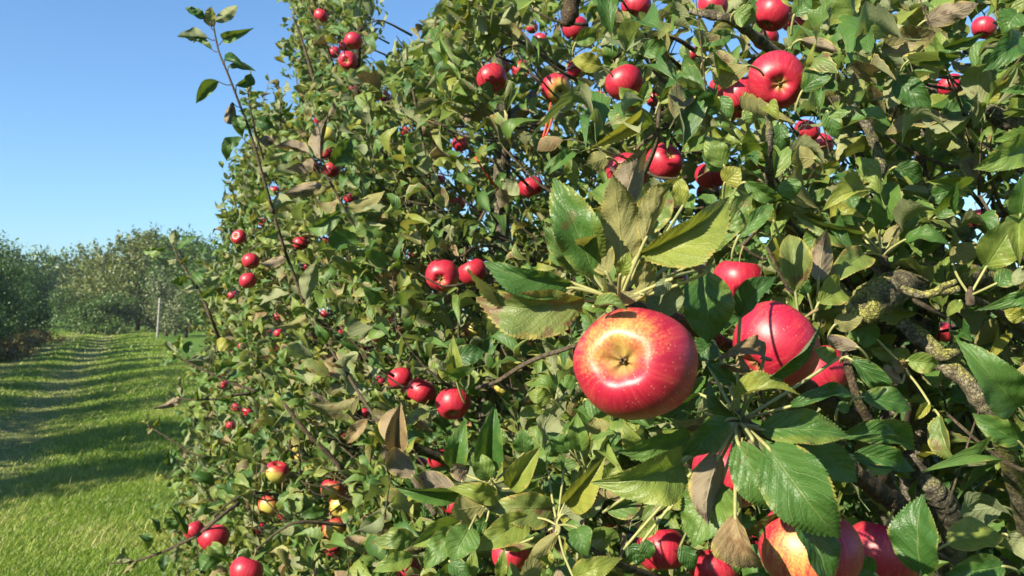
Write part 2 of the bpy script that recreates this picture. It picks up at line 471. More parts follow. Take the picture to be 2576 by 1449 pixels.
def build_grass():
    out = []
    # (distance band, blades per m2, blade height, blade width)
    for f0, f1, dens, hh, ww in ((3.6, 8.0, 10000, 0.043, 0.0042), (8.0, 14.0, 4000, 0.045, 0.007), (14.0, 26.0, 1300, 0.05, 0.014), (26.0, 60.0, 190, 0.065, 0.034)):
        half = 0.64
        area = 0.5 * (f1 * f1 - f0 * f0) * 0.62
        n = int(area * dens)
        f = np.sqrt(rng.uniform(f0 * f0, f1 * f1, n))
        u = rng.uniform(-half, -0.02 if f0 < 14 else -0.2, n)
        P = NC + f[:, None] * (NF * 1.0 + u[:, None] * NR)
        x, y = P[:, 0], P[:, 1]
        nz = np.array([mnoise.noise(Vector((a * 0.9, b * 0.9, 0.0))) for a, b in zip(x, y)])
        nf = np.array([mnoise.noise(Vector((a * 4.0, b * 4.0, 5.0))) for a, b in zip(x, y)])
        worn = np.zeros(n)
        for tx, tw in TRACKS:
            worn = np.maximum(worn, np.exp(-((x + 0.4 * nz - tx) / (tw * 0.95)) ** 2))
        keep = (rng.random(n) > worn * 0.82) & (x > -5.6) & (x < 1.4)
        x, y, nz, nf, worn = x[keep], y[keep], nz[keep], nf[keep], worn[keep]
        m = len(x)
        H = hh * (0.55 + 0.9 * rng.random(m)) * (1 + 0.5 * nf) * (1 - 0.5 * worn)
        tall = rng.random(m) < 0.015
        H = np.where(tall, H * 2.3, H)
        tint = np.clip(0.42 + 0.22 * rng.standard_normal(m) * 0.7 + 0.34 * nz + 0.25 * worn + 0.08, 0, 0.88)
        dry = rng.random(m) < (0.06 + 0.40 * worn + 0.16 * (nz > 0.2))
        tint = np.where(dry, rng.uniform(0.85, 1.0, m), tint)
        az = rng.uniform(0, 2 * np.pi, m)
        ln = np.stack([np.cos(az), np.sin(az)], 1) * (H * rng.uniform(0.2, 1.25, m))[:, None]
        sd = np.stack([-np.sin(az + 0.6), np.cos(az + 0.6)], 1) * (ww * rng.uniform(0.6, 1.3, m))[:, None] * 0.5
        z = ground_z(x, y) - 0.004
        V = np.zeros((m, 5, 3), np.float32)
        B = np.stack([x, y], 1)
        V[:, 0, :2], V[:, 1, :2] = B - sd, B + sd
        V[:, 0, 2] = V[:, 1, 2] = z
        V[:, 2, :2], V[:, 3, :2] = B + ln * 0.35 + sd * 0.8, B + ln * 0.35 - sd * 0.8
        V[:, 2, 2] = V[:, 3, 2] = z + H * 0.62
        V[:, 4, :2] = B + ln
        V[:, 4, 2] = z + H
        out.append((V.reshape(-1, 3), np.repeat(tint, 5)))
    V = np.concatenate([a for a, _ in out])
    T = np.concatenate([b for _, b in out])
    b = np.arange(len(V) // 5, dtype=np.int32)[:, None] * 5
    tri = np.concatenate([b + np.array([0, 1, 2]), b + np.array([0, 2, 3]), b + np.array([3, 2, 4])])
    me = np_mesh('grass', V, tri, [grass_material()], attrs={'tint': T}, smooth=False)
    link('grass', me, kind='stuff', label='green mown grass of the orchard lane with dry tufts', category='grass')


build_grass()


# ------------------------------------------------------------------ distant trees (crown of many leaf faces, trunk, limbs)
def far_leaf_material(name, ramp, trans_col):
    t = NT(name)
    tint = t.n('ShaderNodeAttribute', attribute_name='tint').outputs['Fac']
    col = t.ramp(tint, ramp)
    pb = t.n('ShaderNodeBsdfPrincipled', {'Base Color': col, 'Roughness': 0.5, 'Specular IOR Level': 0.4})
    tr = t.n('ShaderNodeBsdfTranslucent', {'Color': t.mix(0.6, col, trans_col)})
    return t.done(t.n('ShaderNodeMixShader', {0: 0.22, 1: pb.outputs[0], 2: tr.outputs[0]}).outputs[0])


FAR = {
    'dark': far_leaf_material('orchard_leaf_dark', ((0.0, (0.020, 0.058, 0.012)), (0.6, (0.042, 0.092, 0.020)), (1.0, (0.10, 0.14, 0.045))), (0.16, 0.26, 0.03)),
    'olive': far_leaf_material('olive_leaf', ((0.0, (0.055, 0.085, 0.018)), (0.6, (0.10, 0.125, 0.028)), (1.0, (0.17, 0.17, 0.05))), (0.28, 0.30, 0.03)),
    'green': far_leaf_material('broad_leaf_green', ((0.0, (0.030, 0.075, 0.014)), (0.6, (0.060, 0.115, 0.022)), (1.0, (0.11, 0.15, 0.04))), (0.2, 0.3, 0.04)),
    'pale': far_leaf_material('thin_leaf_grey_green', ((0.0, (0.07, 0.10, 0.04)), (0.6, (0.11, 0.14, 0.06)), (1.0, (0.20, 0.20, 0.10))), (0.25, 0.3, 0.05)),
    'rust': far_leaf_material('rusty_leaf', ((0.0, (0.07, 0.08, 0.02)), (0.5, (0.14, 0.12, 0.04)), (1.0, (0.24, 0.13, 0.05))), (0.3, 0.2, 0.03)),
}


def far_tree(name, label, cat, group, x, y, height, width, kind, n, leaf, blobs=9, trunk=0.3, seed=0, deep=None, base=0.12, upright=0.7):
    r = np.random.default_rng(seed + 100)
    z0 = float(ground_z(x, y))
    root = link(name, None, label=label, category=cat)
    if group:
        root['group'] = group
    root.location = (x, y, z0)
    # blobs: an uneven crown
    deep = deep or width
    C, Rr = [], []
    for i in range(blobs):
        a, zz = r.uniform(0, 2 * np.pi), r.uniform(base + 0.12, 0.86)
        spread = 0.36 * math.sqrt(max(0.05, 1 - ((zz - 0.42) / 0.60) ** 2))
        q = r.uniform(0.3, 1.0)
        C.append((math.cos(a) * width * spread * q, math.sin(a) * deep * spread * q, zz * height))
        Rr.append(r.uniform(0.16, 0.30))
    C, Rr = np.array(C), np.array(Rr)
    per = 9
    m = n // per
    n = m * per
    k = r.integers(0, blobs, m)
    d = r.standard_normal((m, 3))
    d /= np.linalg.norm(d, axis=1)[:, None]
    rad = Rr[k] * (0.5 + 0.6 * r.random(m) ** 0.55)
    sc = np.stack([np.full(m, width), np.full(m, deep), np.full(m, min(height, width * 1.25))], 1)
    P = C[k] + d * rad[:, None] * sc
    P += 0.03 * width * np.sin(P * (9.0 / width) + r.uniform(0, 6, 3))
    P[:, 2] = np.where(P[:, 2] < base * height, base * height + r.uniform(0, 0.25, m) * height, P[:, 2])
    sd = d * np.array([0.8, 0.8, 0.35]) + np.array([0, 0, upright]) + r.standard_normal((m, 3)) * 0.3
    sd /= np.linalg.norm(sd, axis=1)[:, None]
    sl = leaf * r.uniform(1.5, 5.5, m)
    q = np.tile(np.linspace(-0.5, 0.9, per), m)
    P = np.repeat(P, per, 0) + np.repeat(sd * sl[:, None], per, 0) * q[:, None] + r.standard_normal((n, 3)) * leaf * 0.55
    d = np.repeat(d, per, 0)
    tsh = np.repeat(r.standard_normal(m) * 0.13, per)
    nrm = d * 0.6 + r.standard_normal((n, 3)) * 0.7 + np.array([0, 0, 0.5])
    nrm /= np.linalg.norm(nrm, axis=1)[:, None]
    a1 = np.cross(nrm, r.standard_normal((n, 3)))
    a1 /= np.linalg.norm(a1, axis=1)[:, None]
    a2 = np.cross(nrm, a1)
    s = leaf * r.uniform(0.6, 1.4, n)[:, None]
    V = np.stack([P - a1 * s, P - a2 * s * 0.45 + nrm * s * .1, P + a1 * s, P + a2 * s * 0.45 + nrm * s * .1], 1).reshape(-1, 3)
    tint = np.clip(0.42 + 0.17 * r.standard_normal(n) + tsh, 0, 1)
    q = np.arange(n)[:, None] * 4 + np.arange(4)
    me = np_mesh('crown', V, q, [FAR[kind]], attrs={'tint': np.repeat(tint, 4)}, smooth=False)
    link('crown', me, root)
    tb = Tubes()
    tr = 0.035 * height ** 0.8
    tb.add([(0, 0, -0.1), (0.02 * width, 0, height * 0.3), (0, 0.02 * width, height * 0.62), (0, 0, height * 0.85)], [tr * 1.2, tr, tr * 0.6, tr * 0.2], 7, 3)
    link('trunk', tb.mesh('trunk', BARK_DARK), root)
    lb = Tubes()
    for c in C[:7]:
        h0 = max(0.2 * height, c[2] - 0.22 * height)
        lb.add([(0, 0, h0), tuple(c * np.array([0.5, 0.5, 1]) + np.array([0, 0, -0.05 * height])), tuple(c)], [tr * 0.45, tr * 0.3, tr * 0.1], 5, 3)
    link('limbs', lb.mesh('limbs', BARK_DARK), root)
    return root


LROW_X = -5.0
lrow = []
_lab = ['dark apple tree in the shaded row across the lane, %s' % s for s in (
    'cut by the picture edge', 'second along from the picture edge', 'third along the row', 'fourth along the row', 'fifth along the row',
    'sixth along the row', 'last before the lane end')]
GL = 'dark apple trees lining the far side of the lane'
# trees of the opposite row that stand beside and behind the camera and throw the bands of shade on the grass
_ord = ['first', 'second', 'third', 'fourth', 'fifth', 'sixth', 'seventh', 'eighth', 'ninth', 'tenth']
for i, (yy, hh, wd) in enumerate(((-3.8, 3.4, 2.4), (-1.0, 3.4, 2.4), (1.6, 3.3, 2.0), (7.0, 4.0, 3.0), (9.8, 4.0, 3.0), (12.7, 4.1, 3.0),
                                  (15.7, 4.1, 3.1), (18.8, 4.1, 3.1), (21.9, 4.1, 3.1), (25.1, 4.1, 3.1))):
    far_tree('apple_tree', 'apple tree of the row across the lane, %s one outside the photograph' % _ord[i], 'tree', GL, LROW_X + 0.2 * math.sin(i * 2.1), yy, hh, wd, 'dark', 13000, 0.055, seed=i, blobs=18, base=0.05)
for i, (yy, hh, wd) in enumerate(((28.4, 3.5, 2.9), (31.6, 3.7, 3.0), (35.2, 3.6, 3.0), (39.0, 3.7, 3.1), (43.0, 3.7, 3.1), (47.2, 3.7, 3.0), (51.6, 3.3, 2.8))):
    far_tree('apple_tree', _lab[i], 'tree', GL, LROW_X - 0.15 + 0.25 * math.sin(i * 1.7), yy, hh, wd, 'dark', 14000, 0.06, seed=30 + i, blobs=16, base=0.02)


def far_at(px, f):
    p = at(px, 780, f)
    return p.x, p.y


for i, (px, f, h, w, kind, n, lf, lab) in enumerate((
        (185, 92, 8.2, 8.0, 'green', 9000, 0.20, 'hazy dark green tree standing in the gap beyond the dark row'),
        (262, 84, 7.6, 7.5, 'olive', 9000, 0.20, 'brownish olive tree between the hazy tree and the big olive crown'),
        (345, 62, 7.0, 8.0, 'olive', 14000, 0.15, 'broad sunlit olive green tree closing the end of the lane'),
        (415, 70, 8.3, 6.5, 'green', 9000, 0.16, 'tallest tree at the lane end with thin twigs at its top'),
        (478, 60, 6.6, 6.2, 'green', 11000, 0.15, 'dense mid green tree behind the pale shrub by the orchard'),
        (545, 58, 6.3, 6.0, 'green', 9000, 0.15, 'green tree just behind the leaves at the end of the near row'),
        (640, 60, 5.8, 7.0, 'green', 8000, 0.16, 'green tree almost hidden behind the near apple row'),
        (60, 75, 7.2, 7.0, 'green', 8000, 0.18, 'green tree top rising behind the dark row at the picture edge'),
        (-40, 70, 6.9, 7.0, 'green', 7000, 0.18, 'green tree behind the dark row, partly outside the picture'))):
    x, y = far_at(px, f)
    far_tree('broadleaf_tree', lab, 'tree', 'trees closing the end of the lane', x, y, h * 0.95, w, kind, n, lf, seed=60 + i, blobs=18, base=0.02)
for i, (px, f, h, w, kind, n, lf, lab) in enumerate((
        (300, 54, 2.3, 4.2, 'green', 5000, 0.09, 'low green shrub at the foot of the olive tree'),
        (418, 50, 3.5, 2.4, 'pale', 5000, 0.08, 'pale yellow green shrub right behind the white post'),
        (468, 48, 3.1, 3.0, 'pale', 5000, 0.08, 'grey green shrub between the pale shrub and the near row'),
        (535, 46, 3.4, 3.4, 'green', 5000, 0.08, 'green shrub at the edge of the near apple row'),
        (190, 58, 2.6, 4.0, 'green', 5000, 0.08, 'dark shrub in the corner between the dark row and the low shrub'),
        (240, 54, 2.2, 3.4, 'green', 5000, 0.08, 'small dark shrub ending the row across the lane'))):
    x, y = far_at(px, f)
    far_tree('shrub', lab, 'shrub', 'shrubs at the lane end', x, y, h, w, kind, n, lf, seed=90 + i, blobs=9, base=0.02)
# rusty weeds under the dark row
for i in range(8):
    yy = 29.0 + i * 2.4
    far_tree('weed_clump', 'rusty weed clump at the foot of the dark row, %s counting from the picture edge' % _ord[i], 'weeds', 'weed clumps under the dark row', LROW_X + 1.25 + 0.15 * math.sin(i), yy, 0.55, 1.7, 'rust', 900, 0.06, seed=120 + i, blobs=6, base=0.0)
# next row beyond the near trees, seen through their gaps
for i, (xx, yy, hh) in enumerate(((4.3, 0.6, 2.15), (4.4, 2.3, 2.0), (4.3, 4.1, 2.1), (4.5, 6.0, 2.0), (4.4, 8.0, 2.1))):
    far_tree('apple_tree', 'low apple tree of the next row glimpsed through gaps, %s counting away from the viewer' % _ord[i], 'tree', 'low apple trees of the next row', xx, yy, hh, 1.9, 'green', 8000, 0.032, seed=140 + i, blobs=12, base=0.1)


def build_post():
    b = at(396, 780, 44.0)
    z0 = float(ground_z(b.x, b.y))
    root = link('orchard_post', None, label='pale weathered post standing in the grass at the lane end', category='post')
    root.location = (b.x, b.y, z0)
    root.rotation_euler = (0.0, RAD(3.0), 0.0)
    tb = Tubes()
    tb.add([(0, 0, -0.3), (0.01, 0, 0.8), (0.0, 0.01, 2.05)], [0.062, 0.058, 0.055], 12, 3, rough=0.08)
    link('shaft', tb.mesh('shaft', POST), root)
    cp = Tubes()
    cp.add([(0, 0.01, 2.05), (0, 0.01, 2.08), (0, 0.01, 2.10)], [0.056, 0.05, 0.03], 12, 2)
    link('post_cap', cp.mesh('post_cap', POST), root)
    wr = Tubes()
    for z in (0.7, 1.25, 1.8):
        wr.add([(-0.073, 0.0, z), (0, -0.075, z), (0.073, 0, z), (0, 0.075, z), (-0.073, 0.0, z + 0.005)], [0.006] * 5, 5, 3)
    link('wire_wrap', wr.mesh('wire_wrap', BARK_DARK), root)


build_post()


# ------------------------------------------------------------------ leaf shapes
def leaf_shape(nl, nw, fold, bulge, wav, twist, stalk=0.32, serr=0.0, seed=0, tipcurl=0.0, bite=0.0):
    """unit leaf: base at the origin, tip at y = 1, full width 1, top side +z; returns V, quads, uv"""
    r = np.random.default_rng(seed)
    ph = r.uniform(0, 6.28, 4)
    cols = np.linspace(-1, 1, nw + 1)
    V, UV = [], []
    ts = []
    if stalk > 0:
        ts += [-stalk, -stalk * 0.5]
    ts += list(np.linspace(0.0, 1.0, nl + 1))
    for i, t in enumerate(ts):
        if t < 0:
            hw = 0.026
            tt = t
        else:
            tt = t
            hw = 0.5 * max(0.028 if t < 0.5 else 0.0, (math.sin(math.pi * min(1, t) ** 0.88) ** 0.66 if 0 < t < 1 else 0.0) * (1 - 0.16 * t ** 3))
            if t > 0.86:
                hw *= 0.55 + 0.45 * (1 - t) / 0.14
        saw = 1.0
        if serr > 0 and 0.06 < t < 0.97:
            saw = 1.0 + serr * (0.5 if i % 2 else -0.5) + serr * 0.5 * math.sin(i * 2.3 + ph[0])
        if bite > 0 and t > 0:
            saw *= 1 - bite * max(0, math.sin(t * 7 + ph[3])) ** 8
        for c in cols:
            x = c * hw * (saw if abs(c) > 0.99 else 1.0)
            y = tt + (0.012 * (1 if i % 2 else -1) if (serr > 0 and abs(c) > 0.99) else 0)
            z = fold * abs(x) * (1 - 0.25 * abs(c)) + bulge * (4 * tt * (1 - tt) if tt >= 0 else 2.2 * tt * (1 + tt))
            if tt >= 0:
                z += wav * abs(c) ** 1.5 * math.sin(tt * 11 + ph[1] + (1.7 if c > 0 else 0)) * math.sin(math.pi * tt)
                z += 0.25 * wav * math.sin(tt * 23 + c * 4 + ph[2]) * math.sin(math.pi * tt)
                z -= tipcurl * max(0, tt - 0.6) ** 2 * 4
                a = twist * tt
                x, z = x * math.cos(a) - z * math.sin(a) * 0.5, z + x * math.sin(a)
            V.append((x, y, z))
            UV.append((0.5 + 0.5 * c if t >= 0 else 0.5, max(t, 0.0)))
    n = nw + 1
    Q = []
    for i in range(len(ts) - 1):
        for j in range(nw):
            a = i * n + j
            Q.append((a, a + 1, a + n + 1, a + n))
    return np.array(V), np.array(Q), np.array(UV)


VAR = [  # fold, bulge, wave, twist, tipcurl
    (0.30, 0.08, 0.05, 0.2, 0.10), (0.50, 0.13, 0.045, -0.4, 0.22), (0.75, 0.15, 0.04, 0.4, 0.35), (0.20, 0.22, 0.08, 0.1, 0.45),
    (0.40, 0.05, 0.10, -0.35, 0.15), (0.95, 0.10, 0.035, 0.25, 0.15), (0.10, 0.26, 0.07, 0.5, 0.5), (0.60, 0.24, 0.08, -0.3, 0.6),
    (-0.35, 0.20, 0.08, 0.4, 0.35), (1.15, 0.16, 0.06, 0.5, 0.5), (0.45, -0.08, 0.09, -0.4, -0.2), (0.7, 0.3, 0.05, 0.2, 0.9)]
HERO, MID, LOW = [], [], []
for i, (a, b, c, d, e) in enumerate(VAR):
    V, Q, U = leaf_shape(56, 6, a, b, c, d, 0.0, 0.035, i, e, 0.12 if i % 4 == 3 else 0.0)
    HERO.append(np_mesh('leaf', V, Q, [LEAF[0]], U))
    MID.append(leaf_shape(20, 4, a, b, c, d, 0.30, 0.06, i, e, 0.15 if i % 5 == 4 else 0.0))
    LOW.append(leaf_shape(6, 2, a, b, c, d, 0.30, 0.0, i, e))
MIDM = [np_mesh('leaf', V, Q, [LEAF[0]], U) for V, Q, U in MID]


# ------------------------------------------------------------------ the near row: three apple trees
TRUNKS = [np.array((1.08, 0.98)), np.array((1.08, 2.5)), np.array((1.05, 4.25))]
TREE_LAB = ['nearest apple tree laden with large red apples, filling the right side of the lane',
            'second apple tree of the near row, long bare shoots reaching into the sky',
            'third apple tree of the near row with a leafy spire of red apples']
TREES = []
for (tx, ty), lb in zip(TRUNKS, TREE_LAB):
    o = link('apple_tree', None, label=lb, category='tree', group='apple trees of the near row')
    o.location = (tx, ty, float(ground_z(tx, ty)))
    TREES.append(o)
TB = [np.array(o.location) for o in TREES]


def child(name, mesh, k, **props):
    """part of near tree k, mesh given in world coordinates"""
    o = link(name, mesh, TREES[k], **props)
    o.matrix_parent_inverse = Matrix.Translation(-Vector(TB[k]))
    return o


# --- hand placed branches, pixels of the photograph with their own distance: (tree, name, material, [(x, y, metres, radius)])
BR = [
    (0, 'trunk', BARK, [(2330, 2650, 1.33, .055), (2312, 1900, 1.32, .050), (2292, 1420, 1.30, .044), (2284, 1240, 1.29, .035), (2268, 1100, 1.28, .032), (2285, 900, 1.30, .030), (2320, 700, 1.36, .028), (2335, 450, 1.42, .024), (2320, 150, 1.5, .018), (2300, -200, 1.6, .010)]),
    (0, 'branch', BARK_MOSS, [(2146, 812, .96, .008), (2156, 795, .955, .016), (2188, 765, .95, .0215), (2228, 735, .97, .019), (2330, 700, 1.06, .017), (2450, 697, 1.12, .017), (2620, 705, 1.2, .016)]),
    (0, 'branch', BARK_MOSS, [(2268, 810, 1.02, .008), (2300, 838, 1.01, .0095), (2345, 872, 1.0, .009), (2392, 925, .99, .0105), (2432, 962, .98, .0095), (2470, 1015, .98, .0095), (2492, 1045, .99, .0095), (2540, 1160, 1.06, .011), (2600, 1400, 1.2, .014)]),
    (0, 'branch', BARK_MOSS, [(2355, 895, .985, .007), (2380, 893, .98, .0075), (2405, 878, .975, .007), (2412, 874, .974, .005)]),
    (0, 'branch', BARK_MOSS, [(2268, 722, .91, .0025), (2285, 733, .91, .004), (2318, 742, .905, .0042), (2352, 736, .90, .0045), (2372, 722, .9, .004), (2404, 708, .9, .0028)]),
    (0, 'branch', BARK_MOSS, [(2356, 736, .9, .004), (2385, 733, .9, .0038), (2412, 727, .9, .0035)]),
    (0, 'branch', BARK_DARK, [(2110, 850, .93, .003), (2128, 905, .92, .0042), (2157, 1005, .91, .0046), (2192, 1070, .92, .0055), (2212, 1150, .95, .006), (2238, 1228, 1.0, .008), (2290, 1330, 1.2, .012)]),
    (0, 'branch', BARK_DARK, [(2125, 1165, .78, .005), (2152, 1190, .79, .0075), (2212, 1238, .82, .009), (2262, 1275, .86, .010), (2300, 1330, 1.05, .013)]),
    (0, 'branch', BARK, [(2322, 1195, 1.13, .010), (2345, 1225, 1.12, .018), (2380, 1275, 1.14, .022), (2400, 1330, 1.18, .022), (2390, 1460, 1.24, .024)]),
    (0, 'branch', BARK, [(2147, 262, 1.02, .004), (2168, 295, 1.02, .006), (2184, 325, 1.02, .0075), (2207, 380, 1.02, .0085), (2214, 425, 1.01, .0105), (2190, 445, 1.01, .0105), (2147, 458, 1.02, .0095), (2122, 495, 1.05, .010), (2160, 640, 1.2, .014), (2300, 820, 1.3, .018)]),
    (0, 'branch', BARK, [(2420, 262, 1.12, .011), (2482, 280, 1.1, .014), (2540, 305, 1.1, .017), (2600, 335, 1.12, .018), (2700, 420, 1.2, .02)]),
    (0, 'branch', BARK, [(1932, 290, .95, .005), (1937, 340, .95, .0055), (1934, 400, .96, .006), (1950, 520, 1.05, .008), (2050, 640, 1.2, .012), (2290, 880, 1.32, .02)]),
    (0, 'branch', BARK_MOSS, [(1735, 28, 1.28, .0045), (1775, 34, 1.27, .006), (1815, 42, 1.26, .0065), (1855, 58, 1.27, .007), (1960, 140, 1.35, .009), (2200, 330, 1.42, .013)]),
    (0, 'branch', BARK_DARK, [(1445, -40, 1.5, .016), (1438, 5, 1.5, .016), (1430, 45, 1.5, .0145), (1415, 62, 1.5, .006)]),
    (0, 'branch', TWIG, [(1450, 868, .80, .002), (1410, 882, .82, .0024), (1362, 897, .85, .0026), (1310, 922, .88, .0026), (1250, 960, .93, .0026), (1200, 976, .98, .0022)]),
    (0, 'branch', TWIG, [(1660, 250, 1.3, .003), (1655, 320, 1.3, .003), (1648, 370, 1.32, .0035), (1600, 480, 1.4, .005)]),
    (0, 'branch', BARK_DARK, [(1557, 758, .535, .0035), (1580, 770, .56, .004), (1700, 800, .66, .005), (1850, 880, .78, .007), (2010, 960, .92, .009), (2230, 1120, 1.22, .014)]),
    (0, 'branch', BARK_DARK, [(1862, 1060, .61, .0035), (1890, 1075, .64, .004), (1980, 1110, .70, .006), (2120, 1165, .78, .008)]),
    (0, 'branch', TWIG, [(1405, 1324, .92, .0025), (1440, 1350, .95, .003), (1560, 1420, 1.02, .004), (1800, 1500, 1.15, .007)]),
    (0, 'branch', TWIG, [(2222, 648, .99, .005), (2225, 672, 1.0, .006), (2230, 700, 1.01, .007), (2240, 735, 1.02, .008)]),
    (0, 'branch', TWIG, [(2440, 744, .88, .0025), (2452, 752, .89, .0035), (2520, 790, .95, .005), (2610, 850, 1.05, .008)]),
    (0, 'branch', TWIG, [(2275, 930, .97, .004), (2290, 960, 1.0, .005), (2300, 1010, 1.1, .007), (2280, 1100, 1.25, .01)]),
    (1, 'branch', TWIG, [(1024, 165, 2.3, .0016), (1040, 235, 2.3, .0028), (1054, 305, 2.28, .0035), (1069, 385, 2.27, .0035), (1089, 490, 2.25, .004), (1114, 595, 2.25, .0042), (1150, 740, 2.3, .006)]),
    (1, 'branch', TWIG, [(1250, 478, 2.0, .003), (1215, 540, 1.98, .0035), (1190, 585, 1.97, .004), (1172, 620, 1.96, .004), (1168, 660, 1.97, .003)]),
    (1, 'branch', TWIG, [(714, 1015, 2.0, .004), (769, 1085, 2.0, .005), (834, 1150, 2.02, .006), (884, 1212, 2.05, .007), (980, 1330, 2.15, .010), (1200, 1500, 2.4, .018)]),
    (1, 'branch', TWIG, [(1152, 725, 1.95, .003), (1155, 790, 1.95, .0035), (1155, 845, 1.97, .004), (1170, 960, 2.05, .006)]),
    (2, 'branch', TWIG, [(930, 405, 3.2, .005), (1000, 398, 3.2, .006), (1070, 393, 3.2, .006), (1145, 398, 3.25, .007), (1290, 410, 3.4, .01)]),
    (2, 'branch', TWIG, [(920, 268, 3.2, .004), (990, 255, 3.2, .0055), (1060, 245, 3.2, .006), (1110, 235, 3.25, .006)]),
    (2, 'branch', BARK_DARK, [(893, -40, 3.35, .006), (900, 20, 3.35, .008), (905, 70, 3.35, .010), (900, 160, 3.4, .012), (905, 330, 3.5, .016), (960, 520, 3.6, .02)]),
    (2, 'branch', TWIG, [(735, 40, 3.35, .003), (752, 80, 3.35, .004), (775, 150, 3.35, .006), (810, 260, 3.4, .009), (880, 420, 3.5, .012)]),
    (0, 'red_twig', RED_STALK, [(1386, 258, 1.5, .0018), (1378, 300, 1.5, .002), (1365, 350, 1.5, .002)]),
    (0, 'red_twig', RED_STALK, [(1392, 282, 1.5, .0016), (1384, 315, 1.5, .0018), (1372, 345, 1.5, .0018)]),
    (1, 'red_twig', RED_STALK, [(1195, 395, 1.9, .002), (1225, 440, 1.9, .0026), (1255, 478, 1.95, .003)]),
]
for k, nm, mt, pts in BR:
    tb = Tubes()
    P = [tuple(at(x, y, f)) for x, y, f, r in pts]
    R = [r for *_, r in pts]
    big = max(R) > 0.009
    if mt is BARK and nm != 'trunk':
        R = [r * 0.72 for r in R]
    if nm == 'trunk':
        P[0] = (P[0][0], P[0][1], -0.05)
    tb.add(P, R, 14 if big else 8, 8 if big else 5, rough=0.28 if big else 0.14, knots=0.35 if mt is BARK_MOSS else 0.15)
    child(nm, tb.mesh(nm, mt), k)
for k in (1, 2):
    tb = Tubes()
    x, y = TRUNKS[k]
    tb.add([(x, y, -0.05), (x + .02, y, .5), (x - .03, y + .04, 1.2), (x, y, 2.0), (x - 0.05, y + .03, 2.8)], [.055, .045, .038, .026, .012], 12, 6, rough=0.2)
    child('trunk', tb.mesh('trunk', BARK), k)
    for j in range(7):
        a, z = j * 2.4 + k, .7 + .28 * j
        l = (.75 - .09 * j)
        b = Tubes()
        b.add([(x, y, z), (x + math.cos(a) * l * .5, y + math.sin(a) * l * .55, z + .12), (x + math.cos(a) * l, y + math.sin(a) * l * 1.1, z + .30)], [.02, .014, .005], 8, 5, rough=0.15)
        child('branch', b.mesh('branch', BARK), k)

